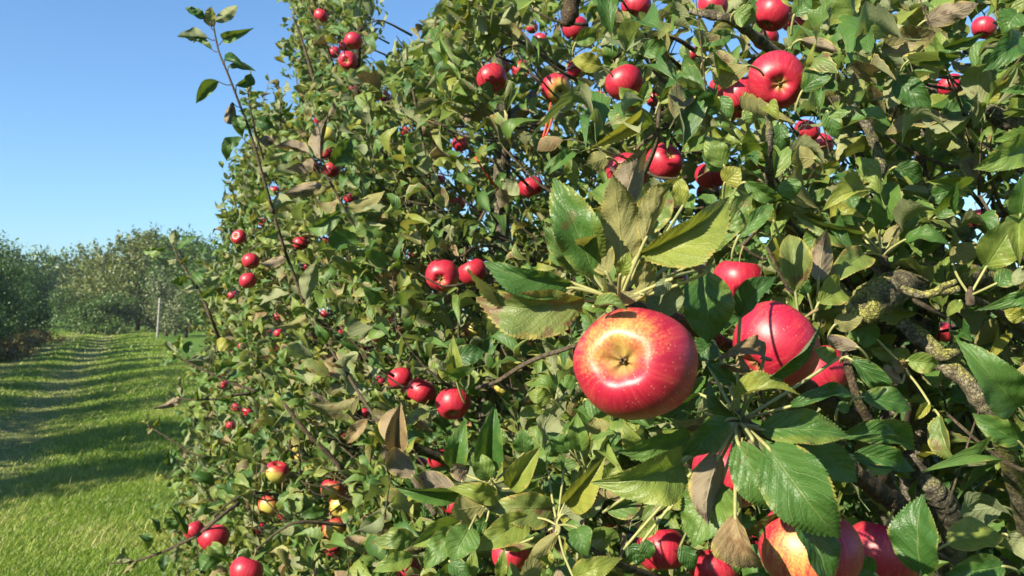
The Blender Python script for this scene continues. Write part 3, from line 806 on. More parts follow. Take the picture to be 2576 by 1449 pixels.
# --- apples: x, y, diameter in pixels, how freely it shows, calyx direction on the picture (or None), yellow share, label
AP = [
    (1596, 912, 313, 1, (-.42, .13), .20, 'largest apple, red with a golden patch round its open calyx, hanging under pale upright leaves'),
    (1955, 202, 144, 1, (-.13, -.42), .08, 'dark red apple with greyish calyx facing out and a shadow band over its top'),
    (1950, 868, 224, 1, (-.75, -.65), .10, 'big crimson apple behind drooping dark leaves beside the largest apple'),
    (1858, 706, 130, 1, None, .05, 'bright red apple whose top peeks above the dark hanging leaf'),
    (2062, 938, 150, 1, None, .10, 'shaded red apple half hidden behind the big crimson apple'),
    (1838, 1190, 195, .9, None, .10, 'red apple nearly covered by the drooping leaf rosette'),
    (2036, 1385, 250, .3, None, .22, 'large orange and yellow apple split by a dark leaf at the bottom edge'),
    (2222, 1395, 195, .8, None, .05, 'big dark crimson apple beside the orange apple at the bottom edge'),
    (1663, 1384, 128, .9, None, .03, 'glossy maroon apple low down, left of the sun-flecked one'),
    (1797, 1432, 122, .8, None, .04, 'red apple with a bright sun fleck at the bottom edge'),
    (1888, 1345, 90, .3, None, .25, 'orange red apple behind the dry hanging leaf'),
    (1285, 1396, 98, .7, None, .05, 'red apple behind a narrow pale leaf at the bottom edge'),
    (1026, 1430, 66, .6, None, .03, 'bright red apple cut by the bottom edge below the browned leaf'),
    (1137, 1272, 56, .3, None, .05, 'red apple tucked behind yellow leaves of the low leaf rosette'),
    (1104, 1154, 58, .5, None, .06, 'dark red apple in the deep shade below the brown shoot tip'),
    (1139, 1016, 86, 1, (.05, -.75), .18, 'dull red apple with its calyx down, largest of the low trio'),
    (1059, 984, 74, .6, None, .15, 'red apple crossed by a green leaf, middle of the low trio'),
    (1007, 952, 64, 1, None, .10, 'shiny pinkish red apple, uppermost of the low trio'),
    (1028, 988, 42, .4, None, .10, 'small red apple squeezed between two apples of the low trio'),
    (1112, 693, 84, 1, (-.05, -.35), .25, 'orange red apple with calyx facing out, first of the touching pair mid tree'),
    (1189, 684, 74, .9, None, .22, 'striped orange red apple, shaded one of the touching pair mid tree'),
    (1262, 973, 58, .5, None, .55, 'yellowish shaded apple beside the thin lichen twig'),
    (1192, 828, 52, .4, None, .50, 'brownish shaded apple behind leaves under the touching pair'),
    (1408, 832, 50, .7, None, .10, 'small red apple lit on top, close to the largest apple'),
    (1238, 197, 78, 1, None, .02, 'shiny crimson apple with a white glint at the tree crown'),
    (1263, 167, 44, .4, None, .05, 'dark apple behind the shiny crimson one'),
    (1311, 176, 50, .5, None, .05, 'dark red apple in the shade beside the shiny crimson one'),
    (1400, 222, 76, 1, (.35, -.5), .38, 'russet blotched apple above the two red twigs'),
    (1454, 172, 56, .5, None, .10, 'red apple partly behind the leaf above the russet apple'),
    (1570, 208, 98, .9, None, .16, 'round red apple with golden shoulder under a leaf spray'),
    (1499, 256, 60, .9, None, .04, 'red apple just below the round golden shouldered one'),
    (1645, 250, 42, .4, None, .10, 'dark shaded apple behind the leaf spray'),
    (1448, 72, 66, .8, None, .05, 'dark red apple under the black lichen branch'),
    (1360, 102, 42, .8, None, .05, 'pink red apple at the crown above dark twigs'),
    (1338, 70, 32, .4, None, .05, 'small dim apple behind the pink red crown apple'),
    (1600, 14, 76, .7, None, .25, 'orange red apple cut by the top edge'),
    (1793, 15, 78, .8, None, .05, 'dark maroon apple cut by the top edge above a bare branch'),
    (1743, 136, 38, .6, None, .05, 'small dark red apple in shade beneath the bare branch'),
    (1860, 246, 110, .6, None, .12, 'red apple with leaf shadow, tucked behind the dark calyx apple'),
    (1812, 214, 54, .5, None, .05, 'pinkish apple peeping out behind the leaf shadowed one'),
    (1766, 296, 48, .3, None, .10, 'red apple hidden behind the pale round leaf'),
    (1942, 34, 96, .6, None, .04, 'glossy apple with a white glint at the top edge'),
    (1998, 52, 66, .5, None, .05, 'dark apple beside the glossy one at the top edge'),
    (1925, 96, 66, .5, None, .22, 'orange red apple below the glossy apple at the top edge'),
    (1672, 405, 92, .9, (.3, .4), .06, 'flattened red apple above the upright leaves'),
    (1578, 434, 108, .4, None, .25, 'red and orange apple behind the upright grey brown leaf'),
    (1793, 440, 86, .7, None, .05, 'red apple with hanging round leaf in front of it'),
    (1783, 484, 62, .3, None, .08, 'red apple under the lichen twig, below its neighbour'),
    (1335, 470, 62, 1, None, .03, 'small cherry red apple alone against dark leaves'),
    (1700, 706, 60, .4, None, .04, 'red apple glimpsed behind the pale leaves over the largest apple'),
    (2030, 330, 64, .6, None, .05, 'crimson apple in half shade among dense leaves'),
    (2067, 362, 58, .5, None, .20, 'orange red apple just below the half shaded crimson one'),
    (2390, 218, 68, .9, None, .14, 'dull red apple between sky gaps'),
    (2475, 70, 60, .8, None, .10, 'bright red apple lit beside leaves in the upper corner'),
    (2461, 549, 60, .9, None, .06, 'wrinkled red apple with a dark crease over its middle'),
    (2435, 484, 20, .7, None, .06, 'tiny red apple on a thin twig above the wrinkled one'),
    (2140, 1046, 50, .6, None, .08, 'red apple beside the thin brown stem, below the shaded red apple'),
    (2370, 834, 64, 1, None, .02, 'dark crimson apple in front of the bright next row'),
    (2312, 1110, 36, .4, None, .03, 'red apple behind the grey trunk'),
    (1277, 292, 50, .7, None, .60, 'brownish orange apple in shade left of the russet one'),
    (1159, 362, 43, .7, None, .12, 'red apple with a leaf over its lower half'),
    (1276, 389, 27, .5, None, .05, 'sliver of red apple beside the orange twig'),
    (1151, 512, 43, .4, None, .04, 'red apple covered by a leaf, left of the orange twig'),
    (1199, 532, 34, .4, None, .04, 'red apple broken up by stems below the orange twig'),
    (1263, 580, 26, .4, None, .08, 'dim red apple in the dark gap under the small cherry red one'),
    (808, 39, 37, 1, None, .02, 'topmost red apple of the leafy spire against the sky'),
    (889, 103, 46, 1, None, .05, 'red apple with a leaf at its side, upper of the spire bunch'),
    (869, 117, 34, .5, None, .05, 'red apple behind the upper one of the spire bunch'),
    (842, 132, 32, .8, None, .04, 'half hidden red apple at the outer side of the spire bunch'),
    (875, 152, 48, 1, (-.05, -.3), .12, 'red apple with its calyx facing out, lowest of the spire bunch'),
    (883, 238, 40, .5, None, .05, 'red apple in leaf shadow under the spire bunch'),
    (968, 245, 32, .4, None, .02, 'dark crimson apple in shade under the spire'),
    (822, 341, 47, .8, None, .62, 'yellow and red apple behind a rolled grey leaf'),
    (803, 303, 28, .6, None, .05, 'small purple apple above the rolled grey leaf'),
    (819, 386, 41, .9, None, .03, 'bright red apple, uppermost of the five at the second shoot tip'),
    (786, 424, 32, .7, None, .04, 'red apple, outermost of the five at the second shoot tip'),
    (833, 428, 45, .9, None, .05, 'red apple, lowest of the five at the second shoot tip'),
    (857, 412, 30, .7, None, .04, 'red apple, innermost of the five at the second shoot tip'),
    (935, 386, 27, .6, None, .10, 'small pink apple above the horizontal branch'),
    (880, 499, 31, .7, None, .03, 'small deep red apple under the second shoot'),
    (755, 613, 39, .9, None, .02, 'dark red apple beside the tall shoot stem'),
    (777, 672, 32, .4, None, .10, 'shaded apple behind the single broad leaf'),
    (819, 608, 30, .3, None, .08, 'dim apple deep between the two tall shoots'),
    (876, 671, 28, .4, None, .50, 'orange apple glowing deep under the second shoot'),
    (600, 596, 38, 1, (-.2, .2), .04, 'red apple with visible calyx at the outer edge of the row'),
    (631, 657, 44, .9, None, .03, 'red apple behind a yellow leaf, upper of two at the outer edge'),
    (624, 706, 44, .9, None, .03, 'red apple with a leaf across it, lower of two at the outer edge'),
    (585, 742, 24, .6, None, .10, 'small pink apple at the outer edge under the two'),
    (703, 799, 29, .7, None, .03, 'small dark red apple left of the brown stem'),
    (860, 833, 26, .6, None, .05, 'small red apple among pale leaves mid tree'),
    (789, 847, 26, .6, None, .05, 'small red apple just beside the brown stem'),
    (979, 805, 24, .5, None, .05, 'small bright red apple under the withered leaves'),
    (998, 829, 22, .5, None, .05, 'small red apple beside the one under the withered leaves'),
    (949, 854, 26, .5, None, .08, 'pinkish small apple below the withered leaves'),
    (917, 886, 36, .6, None, .08, 'pinkish red apple behind a yellow green leaf mid tree'),
    (916, 1040, 34, .7, None, .05, 'bright red apple right above the brown curled leaf'),
    (873, 1106, 36, .4, None, .20, 'orange red apple hidden under the brown curled leaf'),
    (901, 1144, 30, .4, None, .45, 'orange apple in shade below the brown curled leaf'),
    (697, 1187, 60, 1, None, .38, 'smooth pinkish orange apple low in the second tree'),
    (676, 1271, 54, 1, None, .36, 'dark shaded apple with one sunlit orange edge'),
    (836, 1232, 62, 1, None, .36, 'orange red apple at the top of the low hanging four'),
    (858, 1273, 60, 1, (.15, -.3), .48, 'orange yellow apple second in the low hanging four'),
    (841, 1329, 60, 1, None, .34, 'pinkish red apple third in the low hanging four'),
    (835, 1381, 42, .5, None, .15, 'lowest red apple in the low hanging four'),
    (756, 1322, 20, .5, None, .45, 'tiny orange apple left of the low hanging four'),
    (654, 1328, 36, .6, None, .04, 'red apple pair member deep under the shaded orange edged one'),
    (646, 1351, 28, .4, None, .05, 'small pink apple below the deep red pair member'),
    (538, 1352, 76, 1, None, .01, 'dark red apple with a lit lower corner on the lowest twig'),
    (488, 1334, 52, .4, None, .05, 'maroon apple behind the dark red one on the lowest twig'),
    (620, 1436, 82, .9, None, .02, 'glossy red apple cut by the bottom edge under the lowest twig'),
    (595, 1026, 26, .7, None, .04, 'small red apple beside twig at the outer edge low down'),
    (624, 1036, 30, .6, None, .04, 'dark red apple next to the small one at the outer edge low down'),
    (565, 937, 24, .5, None, .04, 'small red apple half behind a spotted leaf at the outer edge'),
    (1070, 1290, 24, .5, None, .35, 'small orange apple below the pointed pale leaf'),
    (1386, 1349, 46, .5, None, .05, 'bright red apple sliver under the round pale leaf'),
    (1534, 1306, 48, .5, None, .04, 'bright red apple left of the glossy maroon one'),
    (1593, 1363, 46, .5, None, .06, 'red apple touching the glossy maroon one'),
    (1538, 1158, 32, .4, None, .04, 'red apple peeping past the broad folded leaf'),
    (608, 870, 22, .6, None, .10, 'tiny red apple by the spotted leaf at the outer edge, above its twig'),
    (564, 968, 22, .6, None, .05, 'tiny red apple under the spotted leaf at the outer edge'),
    (580, 1070, 24, .6, None, .08, 'tiny red apple under the pair low at the outer edge'),
    (674, 836, 24, .7, None, .06, 'first of two tiny red apples below the dark red one left of the stem'),
    (700, 838, 24, .7, None, .06, 'second of two tiny red apples below the dark red one left of the stem'),
    (817, 790, 24, .7, None, .05, 'tiny red apple right of the brown stem, level with the small dark red one'),
    (818, 1015, 24, .6, None, .20, 'tiny pinkish apple under the arching spotted leaf of the lower shoot'),
    (957, 957, 28, .7, None, .05, 'small red apple just left of the shiny pinkish one of the low trio'),
    (1180, 1072, 28, .6, None, .35, 'small orange apple below the dull red one of the low trio'),
    (1060, 1162, 30, .6, None, .10, 'small dark apple in shade beside the deep shade one'),
    (1020, 1242, 24, .6, None, .12, 'small pink apple above the pointed pale leaf, left of its neighbour'),
    (712, 1296, 26, .6, None, .30, 'small orange apple right under the shaded orange edged one'),
    (745, 1128, 26, .6, None, .40, 'first of two small orange apples lit above the low hanging four'),
    (752, 1150, 22, .5, None, .40, 'second of two small orange apples lit above the low hanging four'),
    (1040, 640, 26, .5, None, .05, 'tiny dark red apple deep in shade left of the touching pair'),
    (996, 700, 24, .5, None, .06, 'tiny red apple above the withered leaves under the second shoot'),
    (1108, 452, 26, .6, None, .04, 'tiny red apple beside the thin vertical stem under the horizontal branch'),
    (1020, 330, 28, .6, None, .04, 'small red apple under the upper thin branch, right of the leafy spire'),
    (690, 480, 28, .6, None, .05, 'small red apple beside the tall shoot, above the dark red one'),
    (660, 560, 26, .6, None, .08, 'small pink apple between the outer edge apples and the tall shoot'),
    (690, 880, 26, .4, None, .05, 'small red apple among the leaves under the dark red small one'),
]


def apple_mesh(nt, np_, seed):
    r = np.random.default_rng(seed)
    V = []
    asym = r.uniform(-0.04, 0.04, 3)
    ph5, ph3 = r.uniform(0, 6.28, 2)
    V, F = [], []
    phis = np.linspace(0.0, np.pi, np_ + 1)
    for i, p in enumerate(phis):
        for j in range(nt):
            th = 2 * np.pi * j / nt
            x = math.sin(p) ** 0.92 * (1 + 0.055 * math.cos(p)) if 0 < p < np.pi else 0.0
            x *= 1 + 0.018 * math.cos(5 * th + ph5) * (0.4 + 0.6 * (p / np.pi)) + 0.02 * math.cos(2 * th + ph3)
            z = 0.88 * math.cos(p)
            z -= 0.42 * math.exp(-(p / 0.34) ** 2)
            z += 0.33 * math.exp(-((np.pi - p) / 0.34) ** 2) * (1 + 0.10 * math.cos(5 * th + ph5))
            z += (asym[0] * math.cos(th) + asym[1] * math.sin(th)) * x
            V.append((x * math.cos(th), x * math.sin(th), z))
    Q = []
    for i in range(np_):
        for j in range(nt):
            k = (j + 1) % nt
            Q.append((i * nt + j, (i + 1) * nt + j, (i + 1) * nt + k, i * nt + k))
    return np_mesh('apple', np.array(V), np.array(Q), [APPLE])


def hero_mesh(rot):
    """the largest apple is squat and a little lopsided"""
    me = apple_mesh(72, 48, 3)
    V = np.empty(len(me.vertices) * 3, np.float32)
    me.vertices.foreach_get('co', V)
    V = V.reshape(-1, 3)
    u = np.array(rot.transposed() @ UPV)
    r = np.array(rot.transposed() @ RGT)
    h = V @ u
    V = V + ((np.where(h > 0, 0.87, 0.90) - 1) * h)[:, None] * u + (0.03 * (V @ r))[:, None] * r
    me.vertices.foreach_set('co', np.ascontiguousarray(V, dtype=np.float32).ravel())
    me.update()
    return me


A_HI = [apple_mesh(72, 48, 3)] + [apple_mesh(48, 32, s) for s in (4, 5, 6)]
A_LO = [apple_mesh(22, 14, s) for s in (7, 8, 9, 10)]


def stalk_mesh():
    tb = Tubes()
    tb.add([(0, 0, 0.42), (0.03, 0.01, 0.75), (0.02, 0.05, 1.05), (-0.05, 0.08, 1.35)], [0.035, 0.03, 0.032, 0.05], 7, 4)
    return tb.mesh('stalk', STALK_BROWN)


def calyx_mesh():
    tb = Tubes()
    r = np.random.default_rng(2)
    for k in range(5):
        a = k * 1.2566 + r.uniform(-.3, .3)
        c, s = math.cos(a), math.sin(a)
        h, o = r.uniform(.06, .11), r.uniform(.01, .06)
        tb.add([(0.03 * c, 0.03 * s, -0.53), (0.055 * c, 0.055 * s, -0.57), (0.045 * c, 0.04 * s, -0.57 - h * .6), (o * c, o * s + .01, -0.57 - h)],
               [0.03, 0.03, 0.022, 0.006], 5, 3, rough=.3)
    for k in range(9):
        a = k * 0.9
        q = r.uniform(.4, 1.6)
        tb.add([(0.015 * math.cos(a), 0.015 * math.sin(a), -0.54), (0.03 * q * math.cos(a), 0.03 * q * math.sin(a), -0.60 - 0.03 * q)], [0.008, 0.005], 4, 1)
    return tb.mesh('calyx', CALYX)


STALK_M, CALYX_M = stalk_mesh(), calyx_mesh()
APOS, AINFO = [], []
twigs = [Tubes(), Tubes(), Tubes()]


def tree_of(p):
    return int(np.argmin([abs(p[1] - t[1]) - (0.25 if i == 0 else 0) for i, t in enumerate(TRUNKS)]))


for i, (x, y, d, vis, cal, yel, lab) in enumerate(AP):
    dia = 0.075 if i == 0 else 0.0715 + 0.004 * math.sin(i * 7.3)
    f = dia * FP / d
    if lab.startswith('large orange'):
        f *= 0.9
        dia *= 0.9
    p = at(x, y, f)
    if cal:
        c = camdir(cal[0], cal[1], math.sqrt(max(0.05, 1 - cal[0] ** 2 - cal[1] ** 2)))
    else:
        c = camdir(random.uniform(-.45, .45), random.uniform(-.95, -.55), random.uniform(-.1, .35))
    rot = (-c).to_track_quat('Z', 'Y').to_matrix() @ Matrix.Rotation(random.uniform(0, 6.28), 3, 'Z')
    o = link('apple', hero_mesh(rot) if i == 0 else (A_HI[1 + i % 3] if d > 55 else A_LO[i % 4]))
    o['label'], o['category'], o['group'] = lab, 'apple', 'red apples on the near apple trees'
    o.matrix_world = Matrix.Translation(p) @ rot.to_4x4() @ Matrix.Scale(dia * 0.5, 4)
    # yellow side: away from the sun and towards the stalk unless given
    yd = camdir(-0.52, 0.50, 0.69) if i == 0 else (-SUN_DIR * 0.8 + Vector((random.uniform(-.4, .4), random.uniform(-.4, .4), random.uniform(-.5, .6)))).normalized()
    if lab.startswith('large orange'):
        yd = camdir(-.55, .2, .8)
    elif yel > 0.3 and i:
        yd = camdir(random.uniform(-.2, .6), random.uniform(-.5, .1), 0.7)
    yl = rot.transposed() @ yd
    o.color = (yl.x * .5 + .5, yl.y * .5 + .5, yl.z * .5 + .5, 0.5 + (yel - 0.30) * (0.9 if i == 0 else 1.3))
    if d > 24:
        s = link('stalk', STALK_M, o)
        if cal or d > 60:
            link('calyx', CALYX_M, o)
    APOS.append(np.array(p))
    AINFO.append((x, y, d, vis, f))
    # the spur the apple hangs from
    st = p - c * dia * 0.66
    k = tree_of(p)
    if f > 1.15:
        inner = st + Vector((0.10, random.uniform(-.04, .04), 0.05))
        twigs[k].add([tuple(st), tuple((st + inner) / 2 + Vector((0, 0, .012))), tuple(inner), tuple(inner + Vector((.12, .03, -.03)))], [.0022, .0028, .0035, .005], 6, 3, rough=.1)
APOS = np.array(APOS)

# --- hand placed leaves, read off enlarged crops of the photograph: crop -> (x0, y0, scale) to photograph pixels
CROP = {1: (1157.2, 352.2, .3125), 2: (1408.8, 729.5, .3125), 3: (1446.5, 996.2, .3125), 4: (943.4, 996.2, .3125), 5: (1921.9, 415.1, .2539),
        6: (2010.0, 691.8, .2692), 11: (0, 0, .5), 12: (644, 0, .5), 13: (1288, 0, .5), 14: (1932, 0, .5), 15: (0, 724.5, .5), 16: (644, 724.5, .5),
        17: (1288, 724.5, .5), 18: (1932, 724.5, .5)}
# crop, base x, base y, tip x, tip y, width, side (T top / U underside shows), kind, distance at base and tip, roll, shape
HL = [
    # rosette above the largest apple
    (1, 1090, 1110, 755, 300, 350, 'T', 5, .52, .515, 5, 0), (1, 1305, 1060, 1235, 270, 330, 'U', 1, .515, .505, -8, 0),
    (1, 1310, 560, 1485, 60, 250, 'U', 3, .525, .52, 10, 1), (1, 1190, 1085, 950, 760, 270, 'U', 1, .51, .505, -25, 3),
    (1, 1480, 830, 1785, 255, 220, 'U', 1, .505, .49, 25, 1), (1, 1400, 780, 1690, 400, 270, 'T', 2, .53, .54, 0, 0),
    (1, 1440, 920, 2210, 490, 270, 'T', 1, .51, .50, 20, 2), (1, 2020, 900, 2350, 415, 210, 'T', 2, .53, .52, -15, 4),
    (1, 1960, 1080, 1890, 740, 190, 'U', 3, .51, .50, 15, 7), (1, 945, 1195, 50, 1180, 210, 'U', 1, .52, .515, 35, 3),
    (1, 900, 1150, 190, 1010, 190, 'T', 0, .53, .525, -20, 1), (1, 1005, 1290, 120, 1315, 330, 'T', 2, .53, .53, -25, 1),
    (1, 1000, 1070, 675, 690, 260, 'T', 2, .53, .53, 10, 4), (1, 1480, 1250, 1110, 1120, 190, 'U', 2, .51, .505, 20, 7),
    (1, 1480, 1260, 1500, 940, 170, 'U', 1, .515, .51, 0, 4), (1, 1600, 1440, 1650, 1060, 310, 'U', 5, .535, .53, -15, 0),
    (1, 1940, 1050, 2010, 1640, 400, 'T', 5, .60, .60, -12, 0), (2, 1450, 230, 1715, -120, 170, 'T', 5, .61, .60, -30, 1),
    (1, 1750, 970, 1835, 785, 150, 'T', 1, .54, .54, 0, 4), (1, 2240, 780, 2525, 505, 130, 'T', 0, .8, .8, 0, 0),
    (1, 1795, 530, 1760, 285, 120, 'T', 1, .62, .62, 0, 0), (1, 2290, 340, 2600, 480, 140, 'T', 0, .9, .9, 10, 1),
    (1, 2130, 350, 2255, 225, 180, 'T', 1, .85, .84, 0, 0), (1, 2130, 215, 1985, -30, 180, 'T', 0, .9, .9, 5, 0),
    (1, 345, 320, 478, 445, 120, 'U', 0, 1.6, 1.6, 0, 0), (1, 1440, 970, 1400, 740, 140, 'T', 5, .52, .52, 10, 0),
    (1, 1690, 1000, 1760, 800, 130, 'T', 1, .55, .55, 0, 3), (1, 1075, 1340, 1340, 1340, 90, 'T', 2, .50, .49, -50, 1),
    (1, 1290, 1090, 1370, 900, 120, 'T', 1, .49, .48, 0, 0), (1, 1700, 1120, 1560, 1250, 110, 'U', 5, .5, .5, 0, 0),
    (2, 1640, 560, 1350, 500, 190, 'T', 4, .50, .485, 30, 7), (2, 1540, 660, 1400, 590, 150, 'U', 4, .49, .475, 0, 9),
    # drooping rosette right of it
    (2, 1400, 890, 1895, 790, 200, 'T', 1, .46, .44, -30, 2), (2, 1620, 740, 2130, 270, 125, 'T', 5, .46, .44, 20, 1),
    (2, 1840, 940, 2430, 830, 130, 'T', 5, .5, .5, -20, 3), (2, 1600, 1120, 2330, 1160, 290, 'T', 5, .47, .46, -15, 0),
    (2, 1390, 760, 1180, 585, 130, 'T', 5, .5, .5, 10, 1), (2, 1430, 1010, 1180, 720, 150, 'T', 5, .5, .5, -30, 2),
    (2, 1130, 840, 750, 1010, 170, 'T', 5, .55, .55, -30, 0), (2, 1190, 1000, 850, 1045, 70, 'U', 1, .54, .54, 30, 1),
    (2, 1350, 1040, 990, 1330, 230, 'T', 5, .48, .47, -10, 0), (2, 1240, 420, 1090, 560, 200, 'T', 5, .54, .54, 0, 1),
    (2, 2220, 560, 2050, 470, 120, 'T', 0, .53, .53, 0, 4), (2, 1100, 420, 1250, 560, 160, 'T', 5, .56, .56, 10, 0),
    (3, 930, 320, 365, 460, 250, 'T', 0, .53, .51, -20, 0), (3, 850, 545, 225, 720, 380, 'T', 0, .49, .46, -10, 2),
    (3, 1160, 470, 1040, 1035, 250, 'U', 3, .45, .44, -10, 2), (3, 1310, 370, 1690, 955, 330, 'T', 0, .425, .41, 10, 1),
    (3, 1420, 330, 1640, 890, 160, 'U', 3, .415, .40, -20, 4), (3, 1540, 400, 2125, 1155, 480, 'T', 0, .41, .385, 0, 1),
    (3, 1180, 700, 950, 1200, 420, 'T', 0, .47, .45, 5, 4), (3, 1830, 380, 2285, 690, 270, 'T', 0, .5, .49, -10, 0),
    (3, 2230, 480, 2660, 545, 140, 'T', 5, .5, .5, -20, 1), (3, 2150, 340, 2640, 330, 140, 'T', 5, .52, .52, -20, 2),
    (3, 1290, 950, 1470, 1410, 230, 'T', 4, .43, .42, 30, 9), (3, 1760, 895, 1370, 1120, 220, 'T', 5, .46, .46, -30, 0),
    (3, 1800, 950, 2060, 1560, 320, 'T', 5, .425, .41, -30, 0), (3, 1315, 1210, 1115, 1235, 90, 'T', 1, .5, .5, 0, 1),
    (3, 1310, 1250, 1300, 1430, 95, 'T', 0, .5, .5, 0, 0), (3, 850, 1200, 960, 1400, 140, 'T', 5, .55, .55, 0, 0),
    (3, 665, 1015, 495, 1135, 120, 'T', 1, .65, .65, 0, 0), (3, 560, 1150, 600, 1320, 120, 'T', 5, .6, .6, 0, 0), (3, 420, 1200, 560, 1340, 150, 'T', 5, .62, .62, 0, 4),
    (3, 250, 920, 560, 800, 130, 'T', 2, .7, .7, 20, 2), (3, 770, 900, 870, 810, 110, 'T', 1, .5, .5, 10, 0), (3, 900, 420, 760, 480, 110, 'T', 0, .55, .55, 0, 0),
    (3, 920, 220, 760, 200, 110, 'T', 0, .56, .56, 0, 0),
    # low rosette, bottom middle
    (4, 1430, 905, 930, 905, 260, 'T', 2, .95, .93, -10, 1), (4, 1535, 855, 1850, 505, 180, 'T', 1, .93, .90, 15, 5),
    (4, 1500, 960, 1765, 860, 200, 'U', 0, .92, .90, 10, 3), (4, 1225, 975, 815, 1240, 220, 'T', 1, .93, .90, -5, 1),
    (4, 770, 1050, 615, 1335, 250, 'T', 0, .90, .88, 0, 1), (4, 645, 1050, 395, 1395, 190, 'T', 0, .92, .90, 0, 4),
    (4, 695, 1020, 305, 1205, 150, 'T', 0, .95, .93, 5, 2), (4, 890, 880, 605, 930, 240, 'U', 1, .92, .90, 0, 0),
    (4, 970, 810, 635, 745, 150, 'T', 1, .94, .92, 0, 7), (4, 690, 775, 165, 745, 120, 'T', 0, .98, .96, -10, 5),
    (4, 640, 745, 320, 640, 170, 'U', 3, .98, .97, 0, 1), (4, 630, 570, 725, 215, 170, 'T', 5, 1.0, .99, 0, 2),
    (4, 910, 590, 962, 80, 190, 'T', 5, 1.0, .98, 0, 5), (4, 935, 670, 775, 455, 160, 'T', 0, .97, .97, 0, 1),
    (4, 710, 690, 640, 535, 130, 'U', 3, .96, .95, 0, 0), (4, 1090, 745, 1325, 415, 170, 'T', 1, .98, .97, 0, 5),
    (4, 1200, 460, 1185, 275, 160, 'T', 0, 1.05, 1.04, 0, 0), (4, 1020, 400, 990, 260, 120, 'T', 0, 1.1, 1.1, 0, 0),
    (4, 1655, 445, 1620, 145, 140, 'T', 0, 1.0, 1.0, 0, 2), (4, 1575, 445, 1385, 295, 120, 'T', 0, 1.02, 1.02, 0, 1),
    (4, 1520, 600, 1540, 465, 200, 'T', 2, 1.0, 1.0, 0, 4), (4, 1620, 1060, 1705, 1280, 210, 'T', 0, .92, .9, 0, 1),
    (4, 1390, 1375, 1375, 1205, 105, 'T', 1, .9, .9, 0, 0), (4, 1000, 1460, 1045, 1235, 95, 'T', 1, .85, .84, 0, 0),
    (4, 320, 1140, -10, 1175, 160, 'T', 2, 1.0, .98, 0, 3), (4, 300, 1290, -10, 1410, 140, 'T', 0, .95, .93, 0, 1),
    (4, 760, 1460, 805, 1245, 110, 'T', 0, .88, .87, 0, 0), (4, 600, 1330, 760, 1470, 140, 'T', 0, .86, .85, 0, 0),
    (4, 1600, 1460, 1945, 1320, 210, 'T', 1, .82, .8, 0, 3), (4, 170, 430, 205, 65, 150, 'T', 4, 1.15, 1.13, 0, 5),
    (4, 315, 655, 95, 435, 190, 'U', 3, 1.12, 1.1, 0, 1), (4, 1850, 700, 1960, 500, 130, 'T', 0, 1.0, 1.0, 0, 1), (4, 1400, 640, 1500, 830, 170, 'T', 5, 1.0, 1.0, 0, 0),
    (4, 1480, 1100, 1250, 1310, 110, 'U', 1, .9, .88, 0, 1), (4, 900, 1000, 700, 1060, 170, 'T', 5, .95, .94, 0, 0), (4, 1180, 1180, 1240, 1020, 100, 'T', 0, .95, .95, 0, 0),
    (4, 1640, 200, 1700, 430, 120, 'T', 1, 1.05, 1.05, 0, 0), (4, 2000, 260, 2140, 180, 130, 'T', 1, 1.0, 1.0, 0, 0), (4, 2100, 420, 2010, 230, 140, 'T', 1, 1.0, .99, 0, 2),
    (4, 1700, 250, 1890, 230, 130, 'U', 1, 1.05, 1.05, 0, 3), (4, 1350, 640, 1240, 480, 130, 'T', 0, 1.03, 1.03, 0, 1),
    # rosette right, above the mossy branch
    (5, 970, 695, 315, 515, 200, 'T', 2, .97, .95, -10, 2), (5, 945, 590, 830, 300, 290, 'T', 0, .99, 1.0, 0, 4),
    (5, 1145, 645, 1290, 130, 220, 'T', 0, .98, .98, 0, 2), (5, 1390, 745, 1835, 745, 190, 'T', 0, .95, .92, -35, 3),
    (5, 1540, 590, 1590, 340, 210, 'T', 1, 1.0, 1.02, 0, 4), (5, 985, 880, 640, 1170, 260, 'T', 2, .94, .91, 0, 1),
    (5, 1010, 750, 1055, 555, 120, 'T', 1, 1.0, 1.0, 0, 0), (5, 310, 1250, 250, 665, 250, 'T', 2, .85, .86, 10, 2),
    (5, 540, 1150, 615, 640, 210, 'U', 3, .88, .88, 0, 1), (5, 800, 690, 640, 700, 130, 'T', 0, 1.0, 1.0, 0, 1),
    (5, 540, 1370, 780, 1180, 270, 'T', 1, .85, .87, 0, 1), (5, 2205, 1005, 2500, 530, 350, 'T', 0, .88, .86, 0, 1),
    (5, 2540, 570, 2590, 70, 230, 'T', 0, .85, .84, 0, 1), (5, 2540, 500, 2520, 945, 150, 'T', 0, .84, .82, 10, 2),
    (14, 1340, 730, 1048, 845, 150, 'T', 0, .8, .78, 0, 0), (5, 1850, 920, 2175, 790, 210, 'U', 1, 1.0, 1.0, 0, 0),
    (5, 2610, 1190, 2215, 1430, 160, 'T', 0, .82, .8, -20, 3), (5, 440, 1290, 330, 1050, 110, 'T', 5, .9, .9, 0, 1),
    (5, 120, 200, 290, 330, 210, 'T', 0, 1.0, 1.0, 0, 0), (5, 100, 560, -20, 350, 110, 'T', 1, .9, .9, 0, 0), (5, 640, 270, 440, 380, 70, 'T', 0, 1.05, 1.05, 0, 1),
    (5, 1650, 320, 1990, 50, 220, 'U', 5, 1.05, 1.05, 0, 0), (5, 1380, 240, 1760, 330, 130, 'U', 5, 1.05, 1.05, 0, 1), (5, 1700, 520, 1990, 330, 160, 'T', 5, 1.05, 1.05, 0, 0),
    (5, 1360, 560, 1180, 820, 130, 'U', 2, 1.05, 1.05, 0, 1), (5, 2290, 1180, 2480, 1060, 190, 'T', 5, .85, .85, 0, 0), (5, 2560, 1010, 2480, 1200, 110, 'U', 0, .8, .8, 0, 1),
    # rosette right, below the branch
